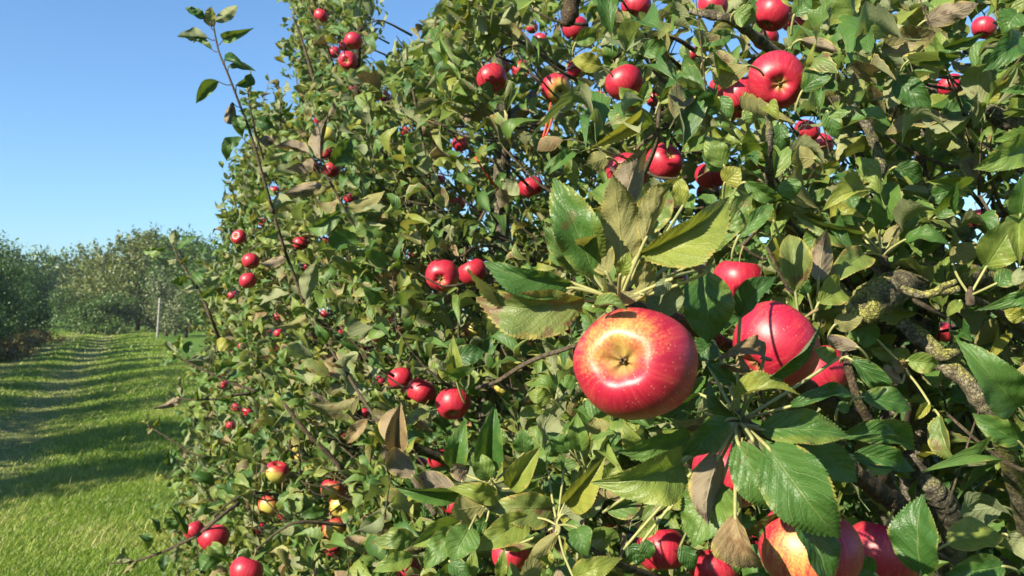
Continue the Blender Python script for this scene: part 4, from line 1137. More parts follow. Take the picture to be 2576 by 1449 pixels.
    (6, 1010, 800, 1315, 830, 180, 'T', 0, .95, .94, 0, 1), (6, 885, 765, 665, 695, 120, 'T', 1, .98, .98, 0, 0),
    (6, 1030, 765, 885, 690, 110, 'T', 1, .99, .99, 0, 0), (6, 450, 760, 745, 910, 110, 'T', 2, .9, .9, 0, 1),
    (6, 490, 790, 825, 1155, 170, 'T', 5, .88, .88, -20, 1), (6, 2050, 1235, 1525, 650, 370, 'T', 0, .78, .76, 0, 1),
    (6, 330, 470, 595, 400, 170, 'U', 1, .86, .86, 0, 0), (6, 735, 610, 480, 470, 220, 'T', 0, .97, .97, 0, 4),
    (6, 590, 1140, 1060, 1240, 240, 'T', 5, .82, .82, -20, 0), (6, 1505, 240, 1385, 385, 100, 'T', 1, .85, .85, 0, 1),
    (6, 1215, 1195, 1080, 1360, 75, 'T', 1, .9, .9, 0, 5), (6, 960, 1010, 750, 860, 130, 'U', 4, .95, .95, 0, 7), (6, 560, 680, 240, 590, 130, 'U', 3, .8, .8, 0, 1),
    (6, 450, 530, 540, 610, 90, 'T', 0, .95, .95, 0, 0), (6, 1000, 870, 870, 790, 110, 'T', 4, .96, .96, 0, 9), (6, 2100, 400, 1920, 330, 150, 'T', 1, .8, .8, 0, 0), (6, 2110, 830, 1980, 770, 70, 'T', 2, .9, .9, 0, 0),
    (18, 860, 640, 965, 905, 130, 'T', 2, .85, .83, 30, 1), (18, 350, 765, 765, 795, 95, 'T', 5, .7, .7, -30, 1),
    (18, 430, 855, 755, 915, 110, 'T', 5, .68, .68, -20, 0), (18, 1265, 775, 1035, 635, 130, 'T', 5, .85, .85, 0, 0),
    (18, 900, 1290, 1190, 1240, 190, 'T', 1, .8, .8, -30, 0), (18, 1200, 1240, 1290, 1360, 100, 'U', 0, .8, .8, 0, 1),
    (18, 770, 1440, 770, 1040, 255, 'T', 5, .60, .60, -25, 0), (18, 1180, 1100, 960, 1130, 150, 'U', 5, .9, .9, 0, 0), (18, 500, 920, 640, 870, 90, 'T', 0, .85, .85, 0, 0),
    (18, 350, 610, 410, 590, 60, 'T', 0, .85, .85, 0, 0), (18, 540, 1440, 400, 1370, 130, 'T', 5, .56, .56, 0, 0), (18, 1190, 1400, 900, 1440, 140, 'T', 5, .7, .7, 0, 0),
    # upper part of the nearest tree
    (13, 1045, 555, 855, 455, 105, 'T', 5, 1.02, 1.0, 0, 0), (13, 1040, 490, 1105, 590, 90, 'T', 5, 1.04, 1.03, 0, 0),
    (13, 1195, 330, 975, 380, 110, 'U', 1, 1.05, 1.03, 20, 3), (13, 980, 290, 1130, 300, 80, 'U', 2, 1.1, 1.1, 0, 0),
    (13, 640, 540, 540, 440, 90, 'T', 0, 1.2, 1.18, 0, 0), (13, 640, 540, 465, 545, 60, 'T', 0, 1.2, 1.18, 0, 2), (13, 650, 530, 690, 400, 55, 'T', 0, 1.2, 1.2, 0, 1),
    (13, 640, 560, 510, 620, 90, 'T', 2, 1.2, 1.17, 0, 1), (13, 640, 610, 415, 740, 80, 'T', 1, 1.2, 1.15, 0, 2), (13, 740, 520, 865, 400, 75, 'T', 0, 1.2, 1.2, 0, 1),
    (13, 355, 455, 210, 570, 65, 'U', 0, 1.4, 1.38, 0, 1), (13, 300, 755, 190, 870, 60, 'T', 0, 1.3, 1.28, 0, 1), (13, 290, 800, 320, 940, 70, 'T', 1, 1.3, 1.3, 0, 4),
    (13, 485, 790, 370, 830, 90, 'U', 1, 1.2, 1.2, 0, 0), (13, 1070, 835, 960, 760, 110, 'T', 0, .95, .93, 0, 0), (13, 1165, 560, 1210, 620, 50, 'T', 0, 1.0, 1.0, 0, 0),
    (13, 450, 330, 300, 300, 90, 'T', 1, 1.4, 1.4, 0, 1), (13, 320, 215, 430, 150, 80, 'T', 0, 1.5, 1.5, 0, 1), (13, 640, 260, 790, 230, 90, 'T', 0, 1.3, 1.3, 0, 0),
    (13, 980, 700, 855, 760, 70, 'T', 0, 1.0, 1.0, 0, 1), (13, 1120, 60, 1230, 100, 110, 'T', 0, 1.15, 1.15, 0, 3), (13, 1100, 170, 960, 230, 70, 'T', 0, 1.2, 1.2, 0, 1),
    (14, 610, 310, 510, 300, 110, 'U', 5, 1.0, 1.0, 0, 0), (14, 690, 330, 560, 270, 100, 'U', 5, 1.0, .98, 0, 1), (14, 730, 290, 970, 290, 60, 'T', 5, .95, .93, 0, 1),
    (14, 860, 250, 1090, 170, 60, 'T', 5, .95, .93, 10, 1), (14, 520, 150, 740, 150, 50, 'U', 0, 1.0, .98, 0, 1), (14, 780, 110, 1060, 20, 110, 'U', 3, .98, .95, 0, 3),
    (14, 1288, 180, 1085, 350, 130, 'T', 5, .9, .88, 0, 0), (14, 1260, 60, 1180, 160, 130, 'T', 5, .95, .95, 0, 1), (14, 0, 530, 45, 590, 75, 'T', 1, .95, .93, 0, 2),
    (14, 170, 460, 320, 300, 120, 'T', 5, 1.05, 1.05, 0, 3), (14, 640, 390, 820, 560, 130, 'T', 5, 1.0, .98, 0, 0), (14, 860, 600, 1050, 480, 90, 'T', 5, 1.0, 1.0, 0, 0),
    (14, 90, 900, 130, 1000, 110, 'T', 0, .95, .95, 0, 0), (14, 225, 1000, 320, 960, 60, 'T', 0, 1.0, 1.0, 0, 0), (14, 470, 190, 400, 270, 70, 'T', 0, 1.0, 1.0, 0, 0),
    (14, 240, 800, 110, 790, 110, 'U', 1, .95, .95, 0, 3), (14, 230, 860, 370, 830, 60, 'T', 1, 1.0, 1.0, 0, 1), (14, 160, 200, 360, 260, 70, 'U', 3, 1.0, .98, 0, 1),
    (14, 130, 80, 210, -20, 90, 'T', 5, 1.0, 1.0, 0, 0), (14, 300, 560, 350, 700, 90, 'T', 5, 1.05, 1.05, 0, 0), (14, 60, 620, 60, 750, 80, 'T', 5, 1.0, 1.0, 0, 0),
    (14, 1290, 450, 1170, 460, 40, 'T', 0, .9, .9, 0, 1), (14, 980, 940, 800, 990, 150, 'T', 5, 1.05, 1.05, 0, 0), (14, 640, 840, 780, 900, 120, 'T', 5, 1.1, 1.1, 0, 0),
    # round the thin lichen twig
    (16, 1010, 470, 990, 250, 70, 'T', 1, .95, .94, 0, 2), (16, 990, 450, 915, 400, 70, 'T', 1, .95, .94, 0, 0), (16, 1000, 350, 1150, 320, 100, 'T', 5, 1.1, 1.1, 0, 0),
    (17, 200, 560, 80, 530, 90, 'T', 1, 1.0, 1.0, 0, 3), (17, 160, 610, 30, 640, 60, 'T', 1, 1.0, 1.0, 0, 1), (17, 60, 770, 60, 710, 90, 'T', 0, 1.1, 1.1, 0, 0),
    (17, 370, 560, 490, 640, 110, 'T', 0, .8, .8, 0, 3), (17, 330, 480, 240, 470, 70, 'T', 0, .95, .95, 0, 1), (17, 310, 780, 320, 650, 60, 'T', 0, 1.0, 1.0, 0, 1),
    (17, 180, 770, 230, 850, 80, 'T', 0, 1.05, 1.05, 0, 1),
]
CENTRES = {  # where the leaf stalks of a rosette meet: crop -> list of (photo x, y, metres, reach in pixels)
    1: [(1557, 760, .52, 430)], 2: [(1859, 1060, .61, 380)], 3: [(1859, 1066, .59, 420)], 4: [(1402, 1322, .92, 150), (1238, 1215, .98, 130)],
    5: [(2220, 646, .985, 170), (2440, 744, .88, 120)], 6: [(2274, 928, .965, 110)]}
hand_pts, hand_keep = [], []


def place_leaf(parent_k, parent, mesh, base, tip, width, side, kind, roll):
    y = tip - base
    L = y.length
    y.normalize()
    mid = (base + tip) / 2
    n = (CAM - mid)
    n = (n - y * n.dot(y)).normalized()
    if side == 'U':
        n = -n
    n = Matrix.Rotation(RAD(roll), 3, y) @ n
    x = y.cross(n).normalized()
    m = Matrix((x * width, y * L, n * L)).transposed().to_4x4()
    m.translation = base
    o = link('leaf', mesh, parent)
    o.parent = parent
    pw = parent.matrix_basis if parent.parent is None else parent.matrix_basis
    o.matrix_basis = Matrix.Translation(-Vector(TB[parent_k])) @ m if parent is TREES[parent_k] else m
    if kind:
        o.material_slots[0].link = 'OBJECT'
        o.material_slots[0].material = LEAF[kind]
    return o


spur = {}
n_hand = [0, 0, 0]
for (c, bx, by, tx, ty, w, side, kind, db, dt, roll, var) in HL:
    x0, y0, s = CROP[c]
    if c in (2, 3) and db < 0.59:
        db, dt = db + 0.09, dt + 0.09
    b = at(x0 + bx * s, y0 + by * s, db)
    tp = at(x0 + tx * s, y0 + ty * s, dt)
    wd = w * s * 0.5 * (db + dt) / FP * (1.0 + 0.25 * VAR[var][0])
    k = 1 if (db > 1.5) else 0
    place_leaf(k, TREES[k], HERO[var], b, tp, wd, side, kind, roll)
    n_hand[k] += 1
    hand_pts += [(np.array(b), np.array(tp))]
    px, py = x0 + bx * s, y0 + by * s
    best = None
    for ci, (qx, qy, qf, reach) in enumerate(CENTRES.get(c, [])):
        dd = math.hypot(px - qx, py - qy)
        if dd < reach and abs(qf - db) < 0.15 and (best is None or dd < best[0]):
            best = (dd, (c if c != 3 else 2, ci), at(qx, qy, qf))
    a = (tp - b).normalized()
    L = (tp - b).length
    if best:
        cpt = best[2]
    else:
        cpt = b - a * L * 0.28 + Vector((0.012, 0.01, -0.012))
        best = (0, ('loose', k), cpt)
    mp = (b + cpt) / 2 - a * L * 0.06
    spur.setdefault((best[1], k), Tubes()).add([tuple(cpt), tuple(mp), tuple(b), tuple(b + a * L * 0.10)], [.0013 * (.6 + db * .5)] * 3 + [.0006], 6, 4)
for (key, k), tb in spur.items():
    child('leaf_stalks', tb.mesh('leaf_stalks', STALK), k, kind='stuff') if key[0] == 'loose' else child('leaf_stalks', tb.mesh('leaf_stalks', STALK), k)
for (x, y, f, r) in ((1557, 760, .522, .005), (1859, 1063, .605, .006), (1402, 1324, .925, .006), (2222, 646, .985, .006), (2441, 745, .88, .005), (2274, 929, .965, .006)):
    tb = Tubes()
    p = at(x, y, f)
    tb.add([tuple(p + Vector((0, 0, -.010))), tuple(p), tuple(p + Vector((0, 0, .010)))], [r * .8, r, r * .35], 9, 5, rough=.35)
    child('bud', tb.mesh('bud', TWIG), 0)

# --- long shoots with leaves (tree, crop, stem points x y metres, radius, leaves: base x y tip x y width side kind)
SH = [
    (1, 11, [(1072, 110, 1.85), (1085, 190, 1.85), (1105, 270, 1.85), (1150, 380, 1.85), (1200, 510, 1.86), (1250, 640, 1.87), (1310, 840, 1.88), (1368, 1040, 1.9), (1420, 1220, 1.92), (1470, 1360, 1.95), (1530, 1520, 1.96)], .0034,
     [(1030, 92, 930, 38, 46, 'T', 5), (1085, 108, 1197, 28, 56, 'U', 0), (1062, 135, 1062, 32, 60, 'U', 1), (1045, 190, 893, 178, 46, 'U', 5), (1122, 200, 1253, 150, 50, 'T', 5), (1065, 248, 970, 205, 42, 'T', 5),
      (1130, 300, 1225, 330, 52, 'T', 5), (1150, 335, 1288, 355, 40, 'T', 5), (1188, 430, 1270, 350, 62, 'T', 5), (1098, 410, 985, 512, 55, 'T', 5), (1168, 515, 1140, 630, 48, 'U', 3), (1188, 580, 1218, 685, 58, 'T', 5),
      (1214, 690, 1122, 798, 52, 'T', 0), (1290, 600, 1378, 640, 62, 'T', 5), (1300, 700, 1395, 690, 48, 'U', 3), (1345, 960, 1250, 1010, 60, 'T', 0), (1372, 1060, 1470, 1000, 56, 'U', 0), (1400, 1160, 1290, 1200, 60, 'T', 0),
      (1440, 1290, 1300, 1330, 52, 'U', 3), (1500, 1450, 1600, 1330, 66, 'U', 0)]),
    (1, 12, [(262, 768, 2.0), (300, 815, 2.0), (345, 870, 2.0), (410, 985, 2.0), (460, 1085, 2.0), (505, 1160, 2.01), (560, 1290, 2.02), (605, 1400, 2.04), (660, 1500, 2.1)], .0036,
     [(268, 772, 98, 728, 50, 'U', 3), (325, 800, 345, 590, 60, 'U', 3), (390, 832, 480, 695, 92, 'T', 5), (330, 930, 135, 980, 62, 'U', 3), (420, 1060, 258, 1160, 70, 'T', 0), (455, 1045, 650, 965, 82, 'U', 1),
      (290, 800, 170, 860, 50, 'U', 3), (535, 1215, 350, 1270, 88, 'T', 0), (560, 1235, 610, 1130, 60, 'T', 0), (590, 1370, 440, 1400, 60, 'T', 0), (620, 1420, 720, 1370, 90, 'T', 4), (700, 1430, 620, 1380, 70, 'U', 4)]),
    (1, 16, [(180, 40, 1.75), (245, 125, 1.72), (320, 230, 1.68), (390, 330, 1.62), (450, 420, 1.56), (500, 500, 1.5), (550, 580, 1.45), (600, 650, 1.4), (660, 740, 1.34), (720, 830, 1.28), (830, 1030, 1.2), (900, 1140, 1.15)], .0032,
     [(245, 120, 180, 60, 60, 'T', 0), (260, 140, 120, 200, 52, 'U', 1), (170, 30, 20, 80, 45, 'U', 0), (250, 60, 300, -130, 70, 'U', 0), (390, 335, 330, 360, 60, 'T', 4), (455, 430, 340, 375, 72, 'T', 4), (460, 425, 570, 520, 95, 'U', 0),
      (512, 545, 262, 600, 78, 'U', 2), (560, 660, 452, 785, 60, 'T', 4), (690, 800, 725, 585, 84, 'U', 4), (635, 790, 795, 940, 105, 'U', 3), (350, 280, 300, 180, 50, 'T', 0), (590, 640, 650, 640, 70, 'T', 3), (420, 370, 520, 330, 50, 'U', 0)]),
    (1, 11, [(872, 1235, 2.6), (895, 1290, 2.6), (930, 1350, 2.6), (970, 1410, 2.6), (1020, 1500, 2.6), (1060, 1600, 2.6), (1100, 1700, 2.65)], .0045,
     [(868, 1225, 882, 1155, 46, 'U', 0), (895, 1250, 992, 1190, 50, 'T', 0), (832, 1248, 715, 1265, 36, 'T', 0), (888, 1300, 780, 1300, 34, 'U', 0), (905, 1320, 938, 1288, 26, 'T', 1), (970, 1440, 1025, 1360, 60, 'T', 0),
      (945, 1395, 850, 1425, 46, 'T', 5), (1020, 1430, 1110, 1390, 36, 'U', 0), (985, 1430, 895, 1460, 40, 'U', 0), (1020, 1500, 1080, 1450, 44, 'T', 0)]),
    (1, 15, [(870, 335, 2.5), (960, 380, 2.5), (1050, 425, 2.5), (1130, 460, 2.5), (1200, 490, 2.5), (1290, 520, 2.5)], .004,
     [(905, 355, 795, 395, 38, 'T', 5), (930, 365, 1085, 312, 42, 'U', 5), (885, 325, 800, 290, 34, 'U', 0), (940, 330, 960, 265, 44, 'T', 0), (1040, 420, 1000, 500, 50, 'T', 0), (1140, 460, 1270, 430, 50, 'T', 5), (1090, 440, 1190, 370, 40, 'T', 5), (900, 310, 910, 240, 34, 'T', 0), (1090, 270, 1185, 290, 60, 'T', 1)]),
    (1, 15, [(900, 555, 2.4), (960, 562, 2.4), (1030, 560, 2.4), (1090, 558, 2.4), (1180, 540, 2.42), (1260, 530, 2.45)], .0038,
     [(900, 560, 788, 605, 40, 'U', 3), (915, 552, 868, 480, 34, 'U', 0), (912, 540, 912, 420, 34, 'U', 0), (990, 560, 1000, 500, 32, 'T', 0), (880, 550, 835, 520, 26, 'U', 0), (1080, 560, 1180, 540, 50, 'T', 0)]),
    (1, 15, [(548, 1385, 2.1), (620, 1382, 2.1), (690, 1372, 2.1), (800, 1335, 2.1), (890, 1295, 2.1), (1000, 1240, 2.1), (1090, 1165, 2.1), (1200, 1080, 2.15)], .0042,
     [(660, 1368, 588, 1310, 46, 'U', 0), (740, 1320, 700, 1240, 50, 'T', 5), (640, 1350, 620, 1300, 30, 'T', 0), (790, 1230, 750, 1150, 44, 'T', 5), (850, 1260, 780, 1240, 44, 'T', 1), (880, 1210, 830, 1150, 50, 'T', 5), (830, 1340, 820, 1430, 44, 'T', 5),
      (890, 1300, 880, 1390, 44, 'U', 0), (690, 1370, 620, 1440, 30, 'U', 1), (760, 1290, 730, 1230, 40, 'T', 0), (940, 1240, 860, 1100, 40, 'T', 5), (1000, 1350, 1110, 1380, 70, 'T', 0), (1050, 1290, 1140, 1370, 60, 'T', 0)]),
    (1, 15, [(740, 690, 2.6), (790, 720, 2.6), (870, 770, 2.6), (960, 830, 2.6), (1040, 850, 2.6)], .003,
     [(750, 690, 750, 622, 28, 'U', 0), (770, 695, 805, 650, 24, 'T', 1), (750, 690, 705, 670, 14, 'T', 1), (770, 705, 740, 730, 22, 'T', 2), (920, 800, 960, 690, 40, 'U', 0), (850, 900, 850, 810, 36, 'T', 5), (840, 960, 765, 965, 34, 'T', 1), (930, 955, 835, 1000, 36, 'T', 0)]),
    (2, 12, [(262, -20, 3.3), (275, 60, 3.3), (300, 110, 3.3), (340, 190, 3.3), (380, 300, 3.35), (430, 480, 3.45)], .005, []),
    (1, 12, [(758, 265, 2.3), (762, 320, 2.3), (770, 380, 2.3), (790, 460, 2.3), (805, 540, 2.29), (822, 615, 2.28), (850, 770, 2.27)], .003,
     [(758, 300, 745, 205, 34, 'U', 0), (760, 290, 790, 200, 30, 'U', 0), (760, 335, 672, 265, 40, 'U', 0), (765, 350, 848, 308, 40, 'T', 5), (762, 370, 700, 335, 34, 'T', 5), (775, 390, 875, 360, 40, 'T', 0),
      (785, 430, 700, 470, 44, 'U', 0), (790, 470, 880, 450, 40, 'T', 0), (805, 530, 730, 560, 40, 'T', 5), (815, 580, 890, 560, 40, 'T', 0)]),
    (2, 11, [(1245, 430, 3.2), (1250, 480, 3.2), (1258, 540, 3.2), (1275, 620, 3.22), (1300, 720, 3.25), (1340, 850, 3.3)], .004,
     [(1245, 470, 1200, 440, 26, 'U', 0), (1248, 460, 1262, 422, 22, 'U', 0), (1250, 475, 1290, 455, 24, 'U', 0), (1252, 505, 1325, 460, 26, 'T', 0), (1255, 530, 1205, 500, 26, 'T', 5), (1258, 545, 1320, 520, 26, 'U', 0),
      (1262, 580, 1220, 560, 24, 'T', 5), (1268, 600, 1350, 550, 28, 'U', 0), (1280, 640, 1230, 650, 26, 'T', 5), (1290, 670, 1360, 620, 28, 'T', 0)]),
    (2, 12, [(125, 490, 3.3), (122, 540, 3.3), (120, 600, 3.3), (130, 680, 3.32), (150, 780, 3.4)], .004,
     [(124, 515, 95, 480, 24, 'U', 0), (124, 510, 145, 475, 22, 'U', 0), (122, 545, 75, 520, 26, 'U', 0), (122, 555, 185, 525, 26, 'T', 0), (121, 580, 190, 575, 26, 'T', 5), (121, 600, 70, 590, 26, 'T', 5), (125, 640, 200, 620, 28, 'U', 0), (128, 660, 70, 650, 26, 'T', 0)]),
    (1, 12, [(905, 75, 2.6), (900, 130, 2.6), (905, 190, 2.6), (930, 280, 2.6), (960, 400, 2.62)], .0035,
     [(903, 110, 820, 105, 36, 'U', 0), (903, 100, 908, 70, 24, 'U', 0), (904, 120, 985, 85, 34, 'U', 0), (900, 150, 825, 195, 34, 'T', 5), (903, 165, 990, 150, 40, 'T', 5), (905, 190, 870, 260, 36, 'T', 5), (910, 205, 1010, 190, 40, 'U', 0), (920, 250, 880, 330, 40, 'T', 0), (930, 280, 1000, 260, 40, 'T', 0)]),
]
for k, c, stem, rad, lv in SH:
    x0, y0, s = CROP[c]
    P = [at(x0 + x * s, y0 + y * s, f) for x, y, f in stem]
    tb = Tubes()
    n = len(P)
    tb.add([tuple(p) for p in P], [rad * (0.45 + 0.75 * i / (n - 1)) for i in range(n)], 8, 5, rough=.08, knots=.25)
    PA = catmull([tuple(p) for p in P], 8)
    lay = []
    for (bx, by, tx, ty, w, side, kind) in lv:
        px, py = x0 + bx * s, y0 + by * s
        qx, qy, qf = proj(PA)
        j = int(np.argmin((qx - px) ** 2 + (qy - py) ** 2))
        f = float(qf[j])
        df = random.uniform(-.03, .025)
        b = at(px, py, f + df * 0.3)
        t_ = at(x0 + tx * s, y0 + ty * s, f + df)
        att = Vector(PA[min(len(PA) - 1, j + 2)])
        tb.add([tuple(att), tuple((att + b) / 2 + Vector((0, 0, -.003))), tuple(b), tuple(b + (t_ - b) * .1)], [.0012, .001, .001, .0005], 5, 3)
        lay.append((b, t_, w * s * f / FP * 1.15, side, kind))
        hand_pts.append((np.array(b), np.array(t_)))
    o = child('shoot', tb.mesh('shoot', TWIG), k)
    for b, t_, w, side, kind in lay:
        l = place_leaf(k, o, HERO[random.choice((0, 1, 2, 4, 6, 7))], b, t_, w, side, kind, random.uniform(-35, 35))

# ------------------------------------------------------------------ the mass of leaves
SIL = np.array([(250, 1700), (330, 1440), (400, 1320), (415, 1250), (425, 1150), (420, 1060), (425, 980), (445, 905), (470, 830), (505, 740), (548, 650), (535, 590),
                (545, 510), (550, 440), (575, 395), (640, 340), (620, 265), (640, 235), (690, 300), (740, 310), (770, 290), (765, 215), (742, 100), (735, -60), (935, -60),
                (948, 90), (925, 140), (945, 190), (985, 205), (1010, 150), (1000, 112), (1040, 105), (1062, 150), (1082, 122), (1066, 88), (1078, 50), (1130, 20), (1150, -80), (4000, -80), (4000, 1700)], float)


def inside(px, py, poly=SIL):
    r = np.zeros(len(px), bool)
    j = len(poly) - 1
    for i in range(len(poly)):
        xi, yi, xj, yj = *poly[i], *poly[j]
        hit = ((yi > py) != (yj > py)) & (px < (xj - xi) * (py - yi) / (yj - yi + 1e-9) + xi)
        r ^= hit
        j = i
    return r


def field(P, s, o):
    return np.array([mnoise.noise(Vector((p[0] * s + o, p[1] * s, p[2] * s))) for p in P])


N = 21000
S = np.stack([rng.uniform(0, 1, N), rng.uniform(-0.5, 5.5, N), rng.uniform(0.15, 3.5, N)], 1)
bump = field(S * np.array([0, 1, 1]), 1.9, 3.1) * 0.20 + field(S * np.array([0, 1, 1]), 5.0, 9.0) * 0.07
face = 0.40 + 0.17 * np.maximum(0, S[:, 2] - 1.1) + bump
face = np.where(S[:, 2] < 1.2, face - 0.12 * (1.2 - S[:, 2]), face)
thick = np.clip(1.15 - 0.30 * np.maximum(0, S[:, 2] - 1.4), 0.25, 1.2)
S[:, 0] = face + thick * S[:, 0] ** 1.35
E = 2900
S2 = np.stack([rng.uniform(0.85, 1.95, E), rng.uniform(-0.3, 1.9, E), rng.uniform(0.7, 2.7, E)], 1)
S = np.concatenate([S, S2])
N += E
px, py, pf = proj(S)
ok = np.ones(N, bool)
front = (pf > 0.05) & (px > -400) & (px < 3000) & (py > -400) & (py < 1900)
ok &= ~((pf < 0.88 + 0.12 * (px < 1400)) & (pf > -0.4) & (np.abs(px) < 6000))          # room round the camera
ok &= ~((pf > 0) & (pf < 1.5) & (px < 1500) & (py < 950))
ok &= ~((px > 700) & (px < 980) & (py < 250) & (pf > 0) & (rng.random(N) < 0.45))
ok &= ~((pf > 0) & (pf < 1.05) & (px > 1950) & (rng.random(N) < 0.45))
# thin crown towards the upper right: sky shows between the leaves
ok &= ~((px > 1300) & (px <= 1950) & (py < 300) & (pf > 1.6) & (rng.random(N) < 0.25))
ok &= ~((px < 500) & (py > 760) & (rng.random(N) < 0.2))
ok &= S[:, 2] < 3.45
ok &= ~((field(S, 2.6, 21.0) + 0.4 * field(S, 6.0, 4.0) > 0.04) & (rng.random(N) < 0.85))      # hollows between the boughs
S = S[ok]
cl = S.shape[0]
# leaf rosettes
K = 7
A = np.stack([np.full(cl, -0.55), np.full(cl, -0.12), np.full(cl, 0.62)], 1) + rng.standard_normal((cl, 3)) * 0.42
A /= np.linalg.norm(A, axis=1)[:, None]
shoot = rng.random(cl) < 0.45
A[shoot] = np.array([-0.25, -0.08, 0.85]) + rng.standard_normal((shoot.sum(), 3)) * 0.30
A /= np.linalg.norm(A, axis=1)[:, None]
slen = rng.uniform(0.10, 0.24, cl)
Pn = np.repeat(S, K, 0) + np.repeat(A * (shoot * slen)[:, None], K, 0) * np.tile(np.linspace(0, 1, K), cl)[:, None]
An = np.repeat(A, K, 0)
M = len(Pn)
ref = np.where(np.abs(An[:, 2:3]) < 0.9, np.array([[0, 0, 1.0]]), np.array([[1.0, 0, 0]]))
e1 = np.cross(An, ref)
e1 /= np.linalg.norm(e1, axis=1)[:, None]
e2 = np.cross(An, e1)
az = np.tile(np.arange(K) * 2.399, cl) + np.repeat(rng.uniform(0, 6.28, cl), K) + rng.normal(0, .25, M)
el = np.where(np.repeat(shoot, K), rng.uniform(0.15, 1.1, M), rng.uniform(-0.2, 1.0, M))
D = (np.cos(az)[:, None] * e1 + np.sin(az)[:, None] * e2) * np.cos(el)[:, None] + An * np.sin(el)[:, None]
D[:, 2] -= rng.uniform(0, .25, M)
D /= np.linalg.norm(D, axis=1)[:, None]
Nn = An * 1.0 + rng.standard_normal((M, 3)) * 0.55
Nn -= D * (Nn * D).sum(1)[:, None]
Nn /= np.linalg.norm(Nn, axis=1)[:, None]
flip = rng.random(M) < 0.07
Nn[flip] *= -1
X = np.cross(D, Nn)
L = (0.033 + 0.047 * rng.beta(2.0, 2.4, M)) * np.repeat(rng.uniform(0.85, 1.12, cl), K)
W = L * rng.uniform(0.36, 0.54, M)
B = Pn + D * (L * 0.30)[:, None] + rng.normal(0, .006, (M, 3))
T = B + D * L[:, None]
bx, by, bf = proj(B)
tx, ty, tf = proj(T)
mx, my = (bx + tx) / 2, (by + ty) / 2
keep = rng.random(M) < 0.93
infr = (bf > 0.05)
jx, jy = np.repeat(rng.normal(5, 14, cl), K) + rng.normal(0, 4, M), np.repeat(rng.normal(0, 12, cl), K)
sqx, sqy, sqf = proj(S)
sprig = shoot & (rng.random(cl) < 0.30) & inside(sqx, sqy) & ((sqx < 880) | (sqx > 1160)) & (slen * FP / np.maximum(sqf, .1) < 125)
keep &= ~infr | (inside(bx + jx, by + jy) & inside(tx + jx, ty + jy)) | np.repeat(sprig, K)
keep &= (bf > 0.70) | (bf < -0.2) | (np.abs(bx - 1288) > 4000)
SUNV = np.array(SUN_DIR)
# keep the apples that show clearly free of leaves, and no leaf inside an apple
for (ax, ay, ad, vis, af), ap in zip(AINFO, APOS):
    mid = (B + T) / 2
    near = (np.linalg.norm(mid - ap, axis=1) < 0.046) | (np.linalg.norm(T - ap, axis=1) < 0.038) | (np.linalg.norm(B - ap, axis=1) < 0.038)
    keep &= ~near
    r = ad * 0.5
    cov = np.zeros(M, bool)
    hw = 0.45 * W * FP / np.maximum(bf, .1)
    for qx, qy, g in ((bx, by, 0.2), (mx, my, 0.9), (tx, ty, 0.15), ((mx + tx) / 2, (my + ty) / 2, 0.6), ((mx + bx) / 2, (my + by) / 2, 0.6)):
        cov |= np.hypot(qx - ax, qy - ay) < r + 2 + hw * g
    cov &= (bf > 0.05) & (np.minimum(bf, tf) < af + 0.02)
    keep &= ~(cov & (rng.random(M) < (0.80 + 0.20 * vis)))
    if vis >= 0.7:
        rel = mid - ap
        al = rel @ SUNV
        off_ = np.linalg.norm(rel - al[:, None] * SUNV, axis=1)
        keep &= ~((al > 0) & (al < 0.8) & (off_ < 0.045) & (rng.random(M) < 0.75))
idx = np.where(keep)[0]
left_on = np.bincount(np.repeat(np.arange(cl), K)[idx], minlength=cl)
B, T, D, Nn, X, L, W, Pn = B[idx], T[idx], D[idx], Nn[idx], X[idx], L[idx], W[idx], Pn[idx]
bx, by, bf, tx, ty = bx[idx], by[idx], bf[idx], tx[idx], ty[idx]
M = len(B)
kind = rng.choice(6, M, p=[0.64, 0.12, 0.10, 0.02, 0.012, 0.108])
var = rng.integers(0, len(VAR), M)
tint = rng.random(M)
owner = np.argmin(np.abs(Pn[:, 1:2] - np.array([[t[1] for t in TRUNKS]])) + np.array([[-0.1, 0, 0]]), axis=1)
# which leaves show largest: a coarse depth buffer of discs
GW, GH = 644, 362
zb = np.full((GH, GW), 1e9)
ib = np.full((GH, GW), -1)
vis_ = (bf > 0.1) & (bx > -60) & (bx < 2640) & (by > -60) & (by < 1510)
for i in np.where(vis_)[0]:
    cx, cy = (bx[i] + tx[i]) / 8, (by[i] + ty[i]) / 8
    rr = max(0.5, 0.30 * L[i] * FP / bf[i] / 4)
    x0, x1, y0, y1 = int(max(0, cx - rr)), int(min(GW, cx + rr + 1)), int(max(0, cy - rr)), int(min(GH, cy + rr + 1))
    if x0 < x1 and y0 < y1:
        z = zb[y0:y1, x0:x1]
        mk = z > bf[i]
        z[mk] = bf[i]
        ib[y0:y1, x0:x1][mk] = i
area = np.bincount(ib[ib >= 0].ravel(), minlength=M)
own = np.zeros(M, bool)
for k in range(3):
    room = (285 - n_hand[k]) if k == 0 else 290
    cand = np.where((owner == k) & (area > 2))[0]
    own[cand[np.argsort(-area[cand])][:max(0, room)]] = True
for i in np.where(own)[0]:
    k = int(owner[i])
    m = Matrix((Vector(X[i]) * W[i], Vector(D[i]) * L[i], Vector(Nn[i]) * L[i])).transposed().to_4x4()
    m.translation = Vector(B[i])
    o = link('leaf', MIDM[var[i]], TREES[k])
    o.matrix_basis = Matrix.Translation(-Vector(TB[k])) @ m
    if kind[i]:
        o.material_slots[0].link = 'OBJECT'
        o.material_slots[0].material = LEAF[kind[i]]
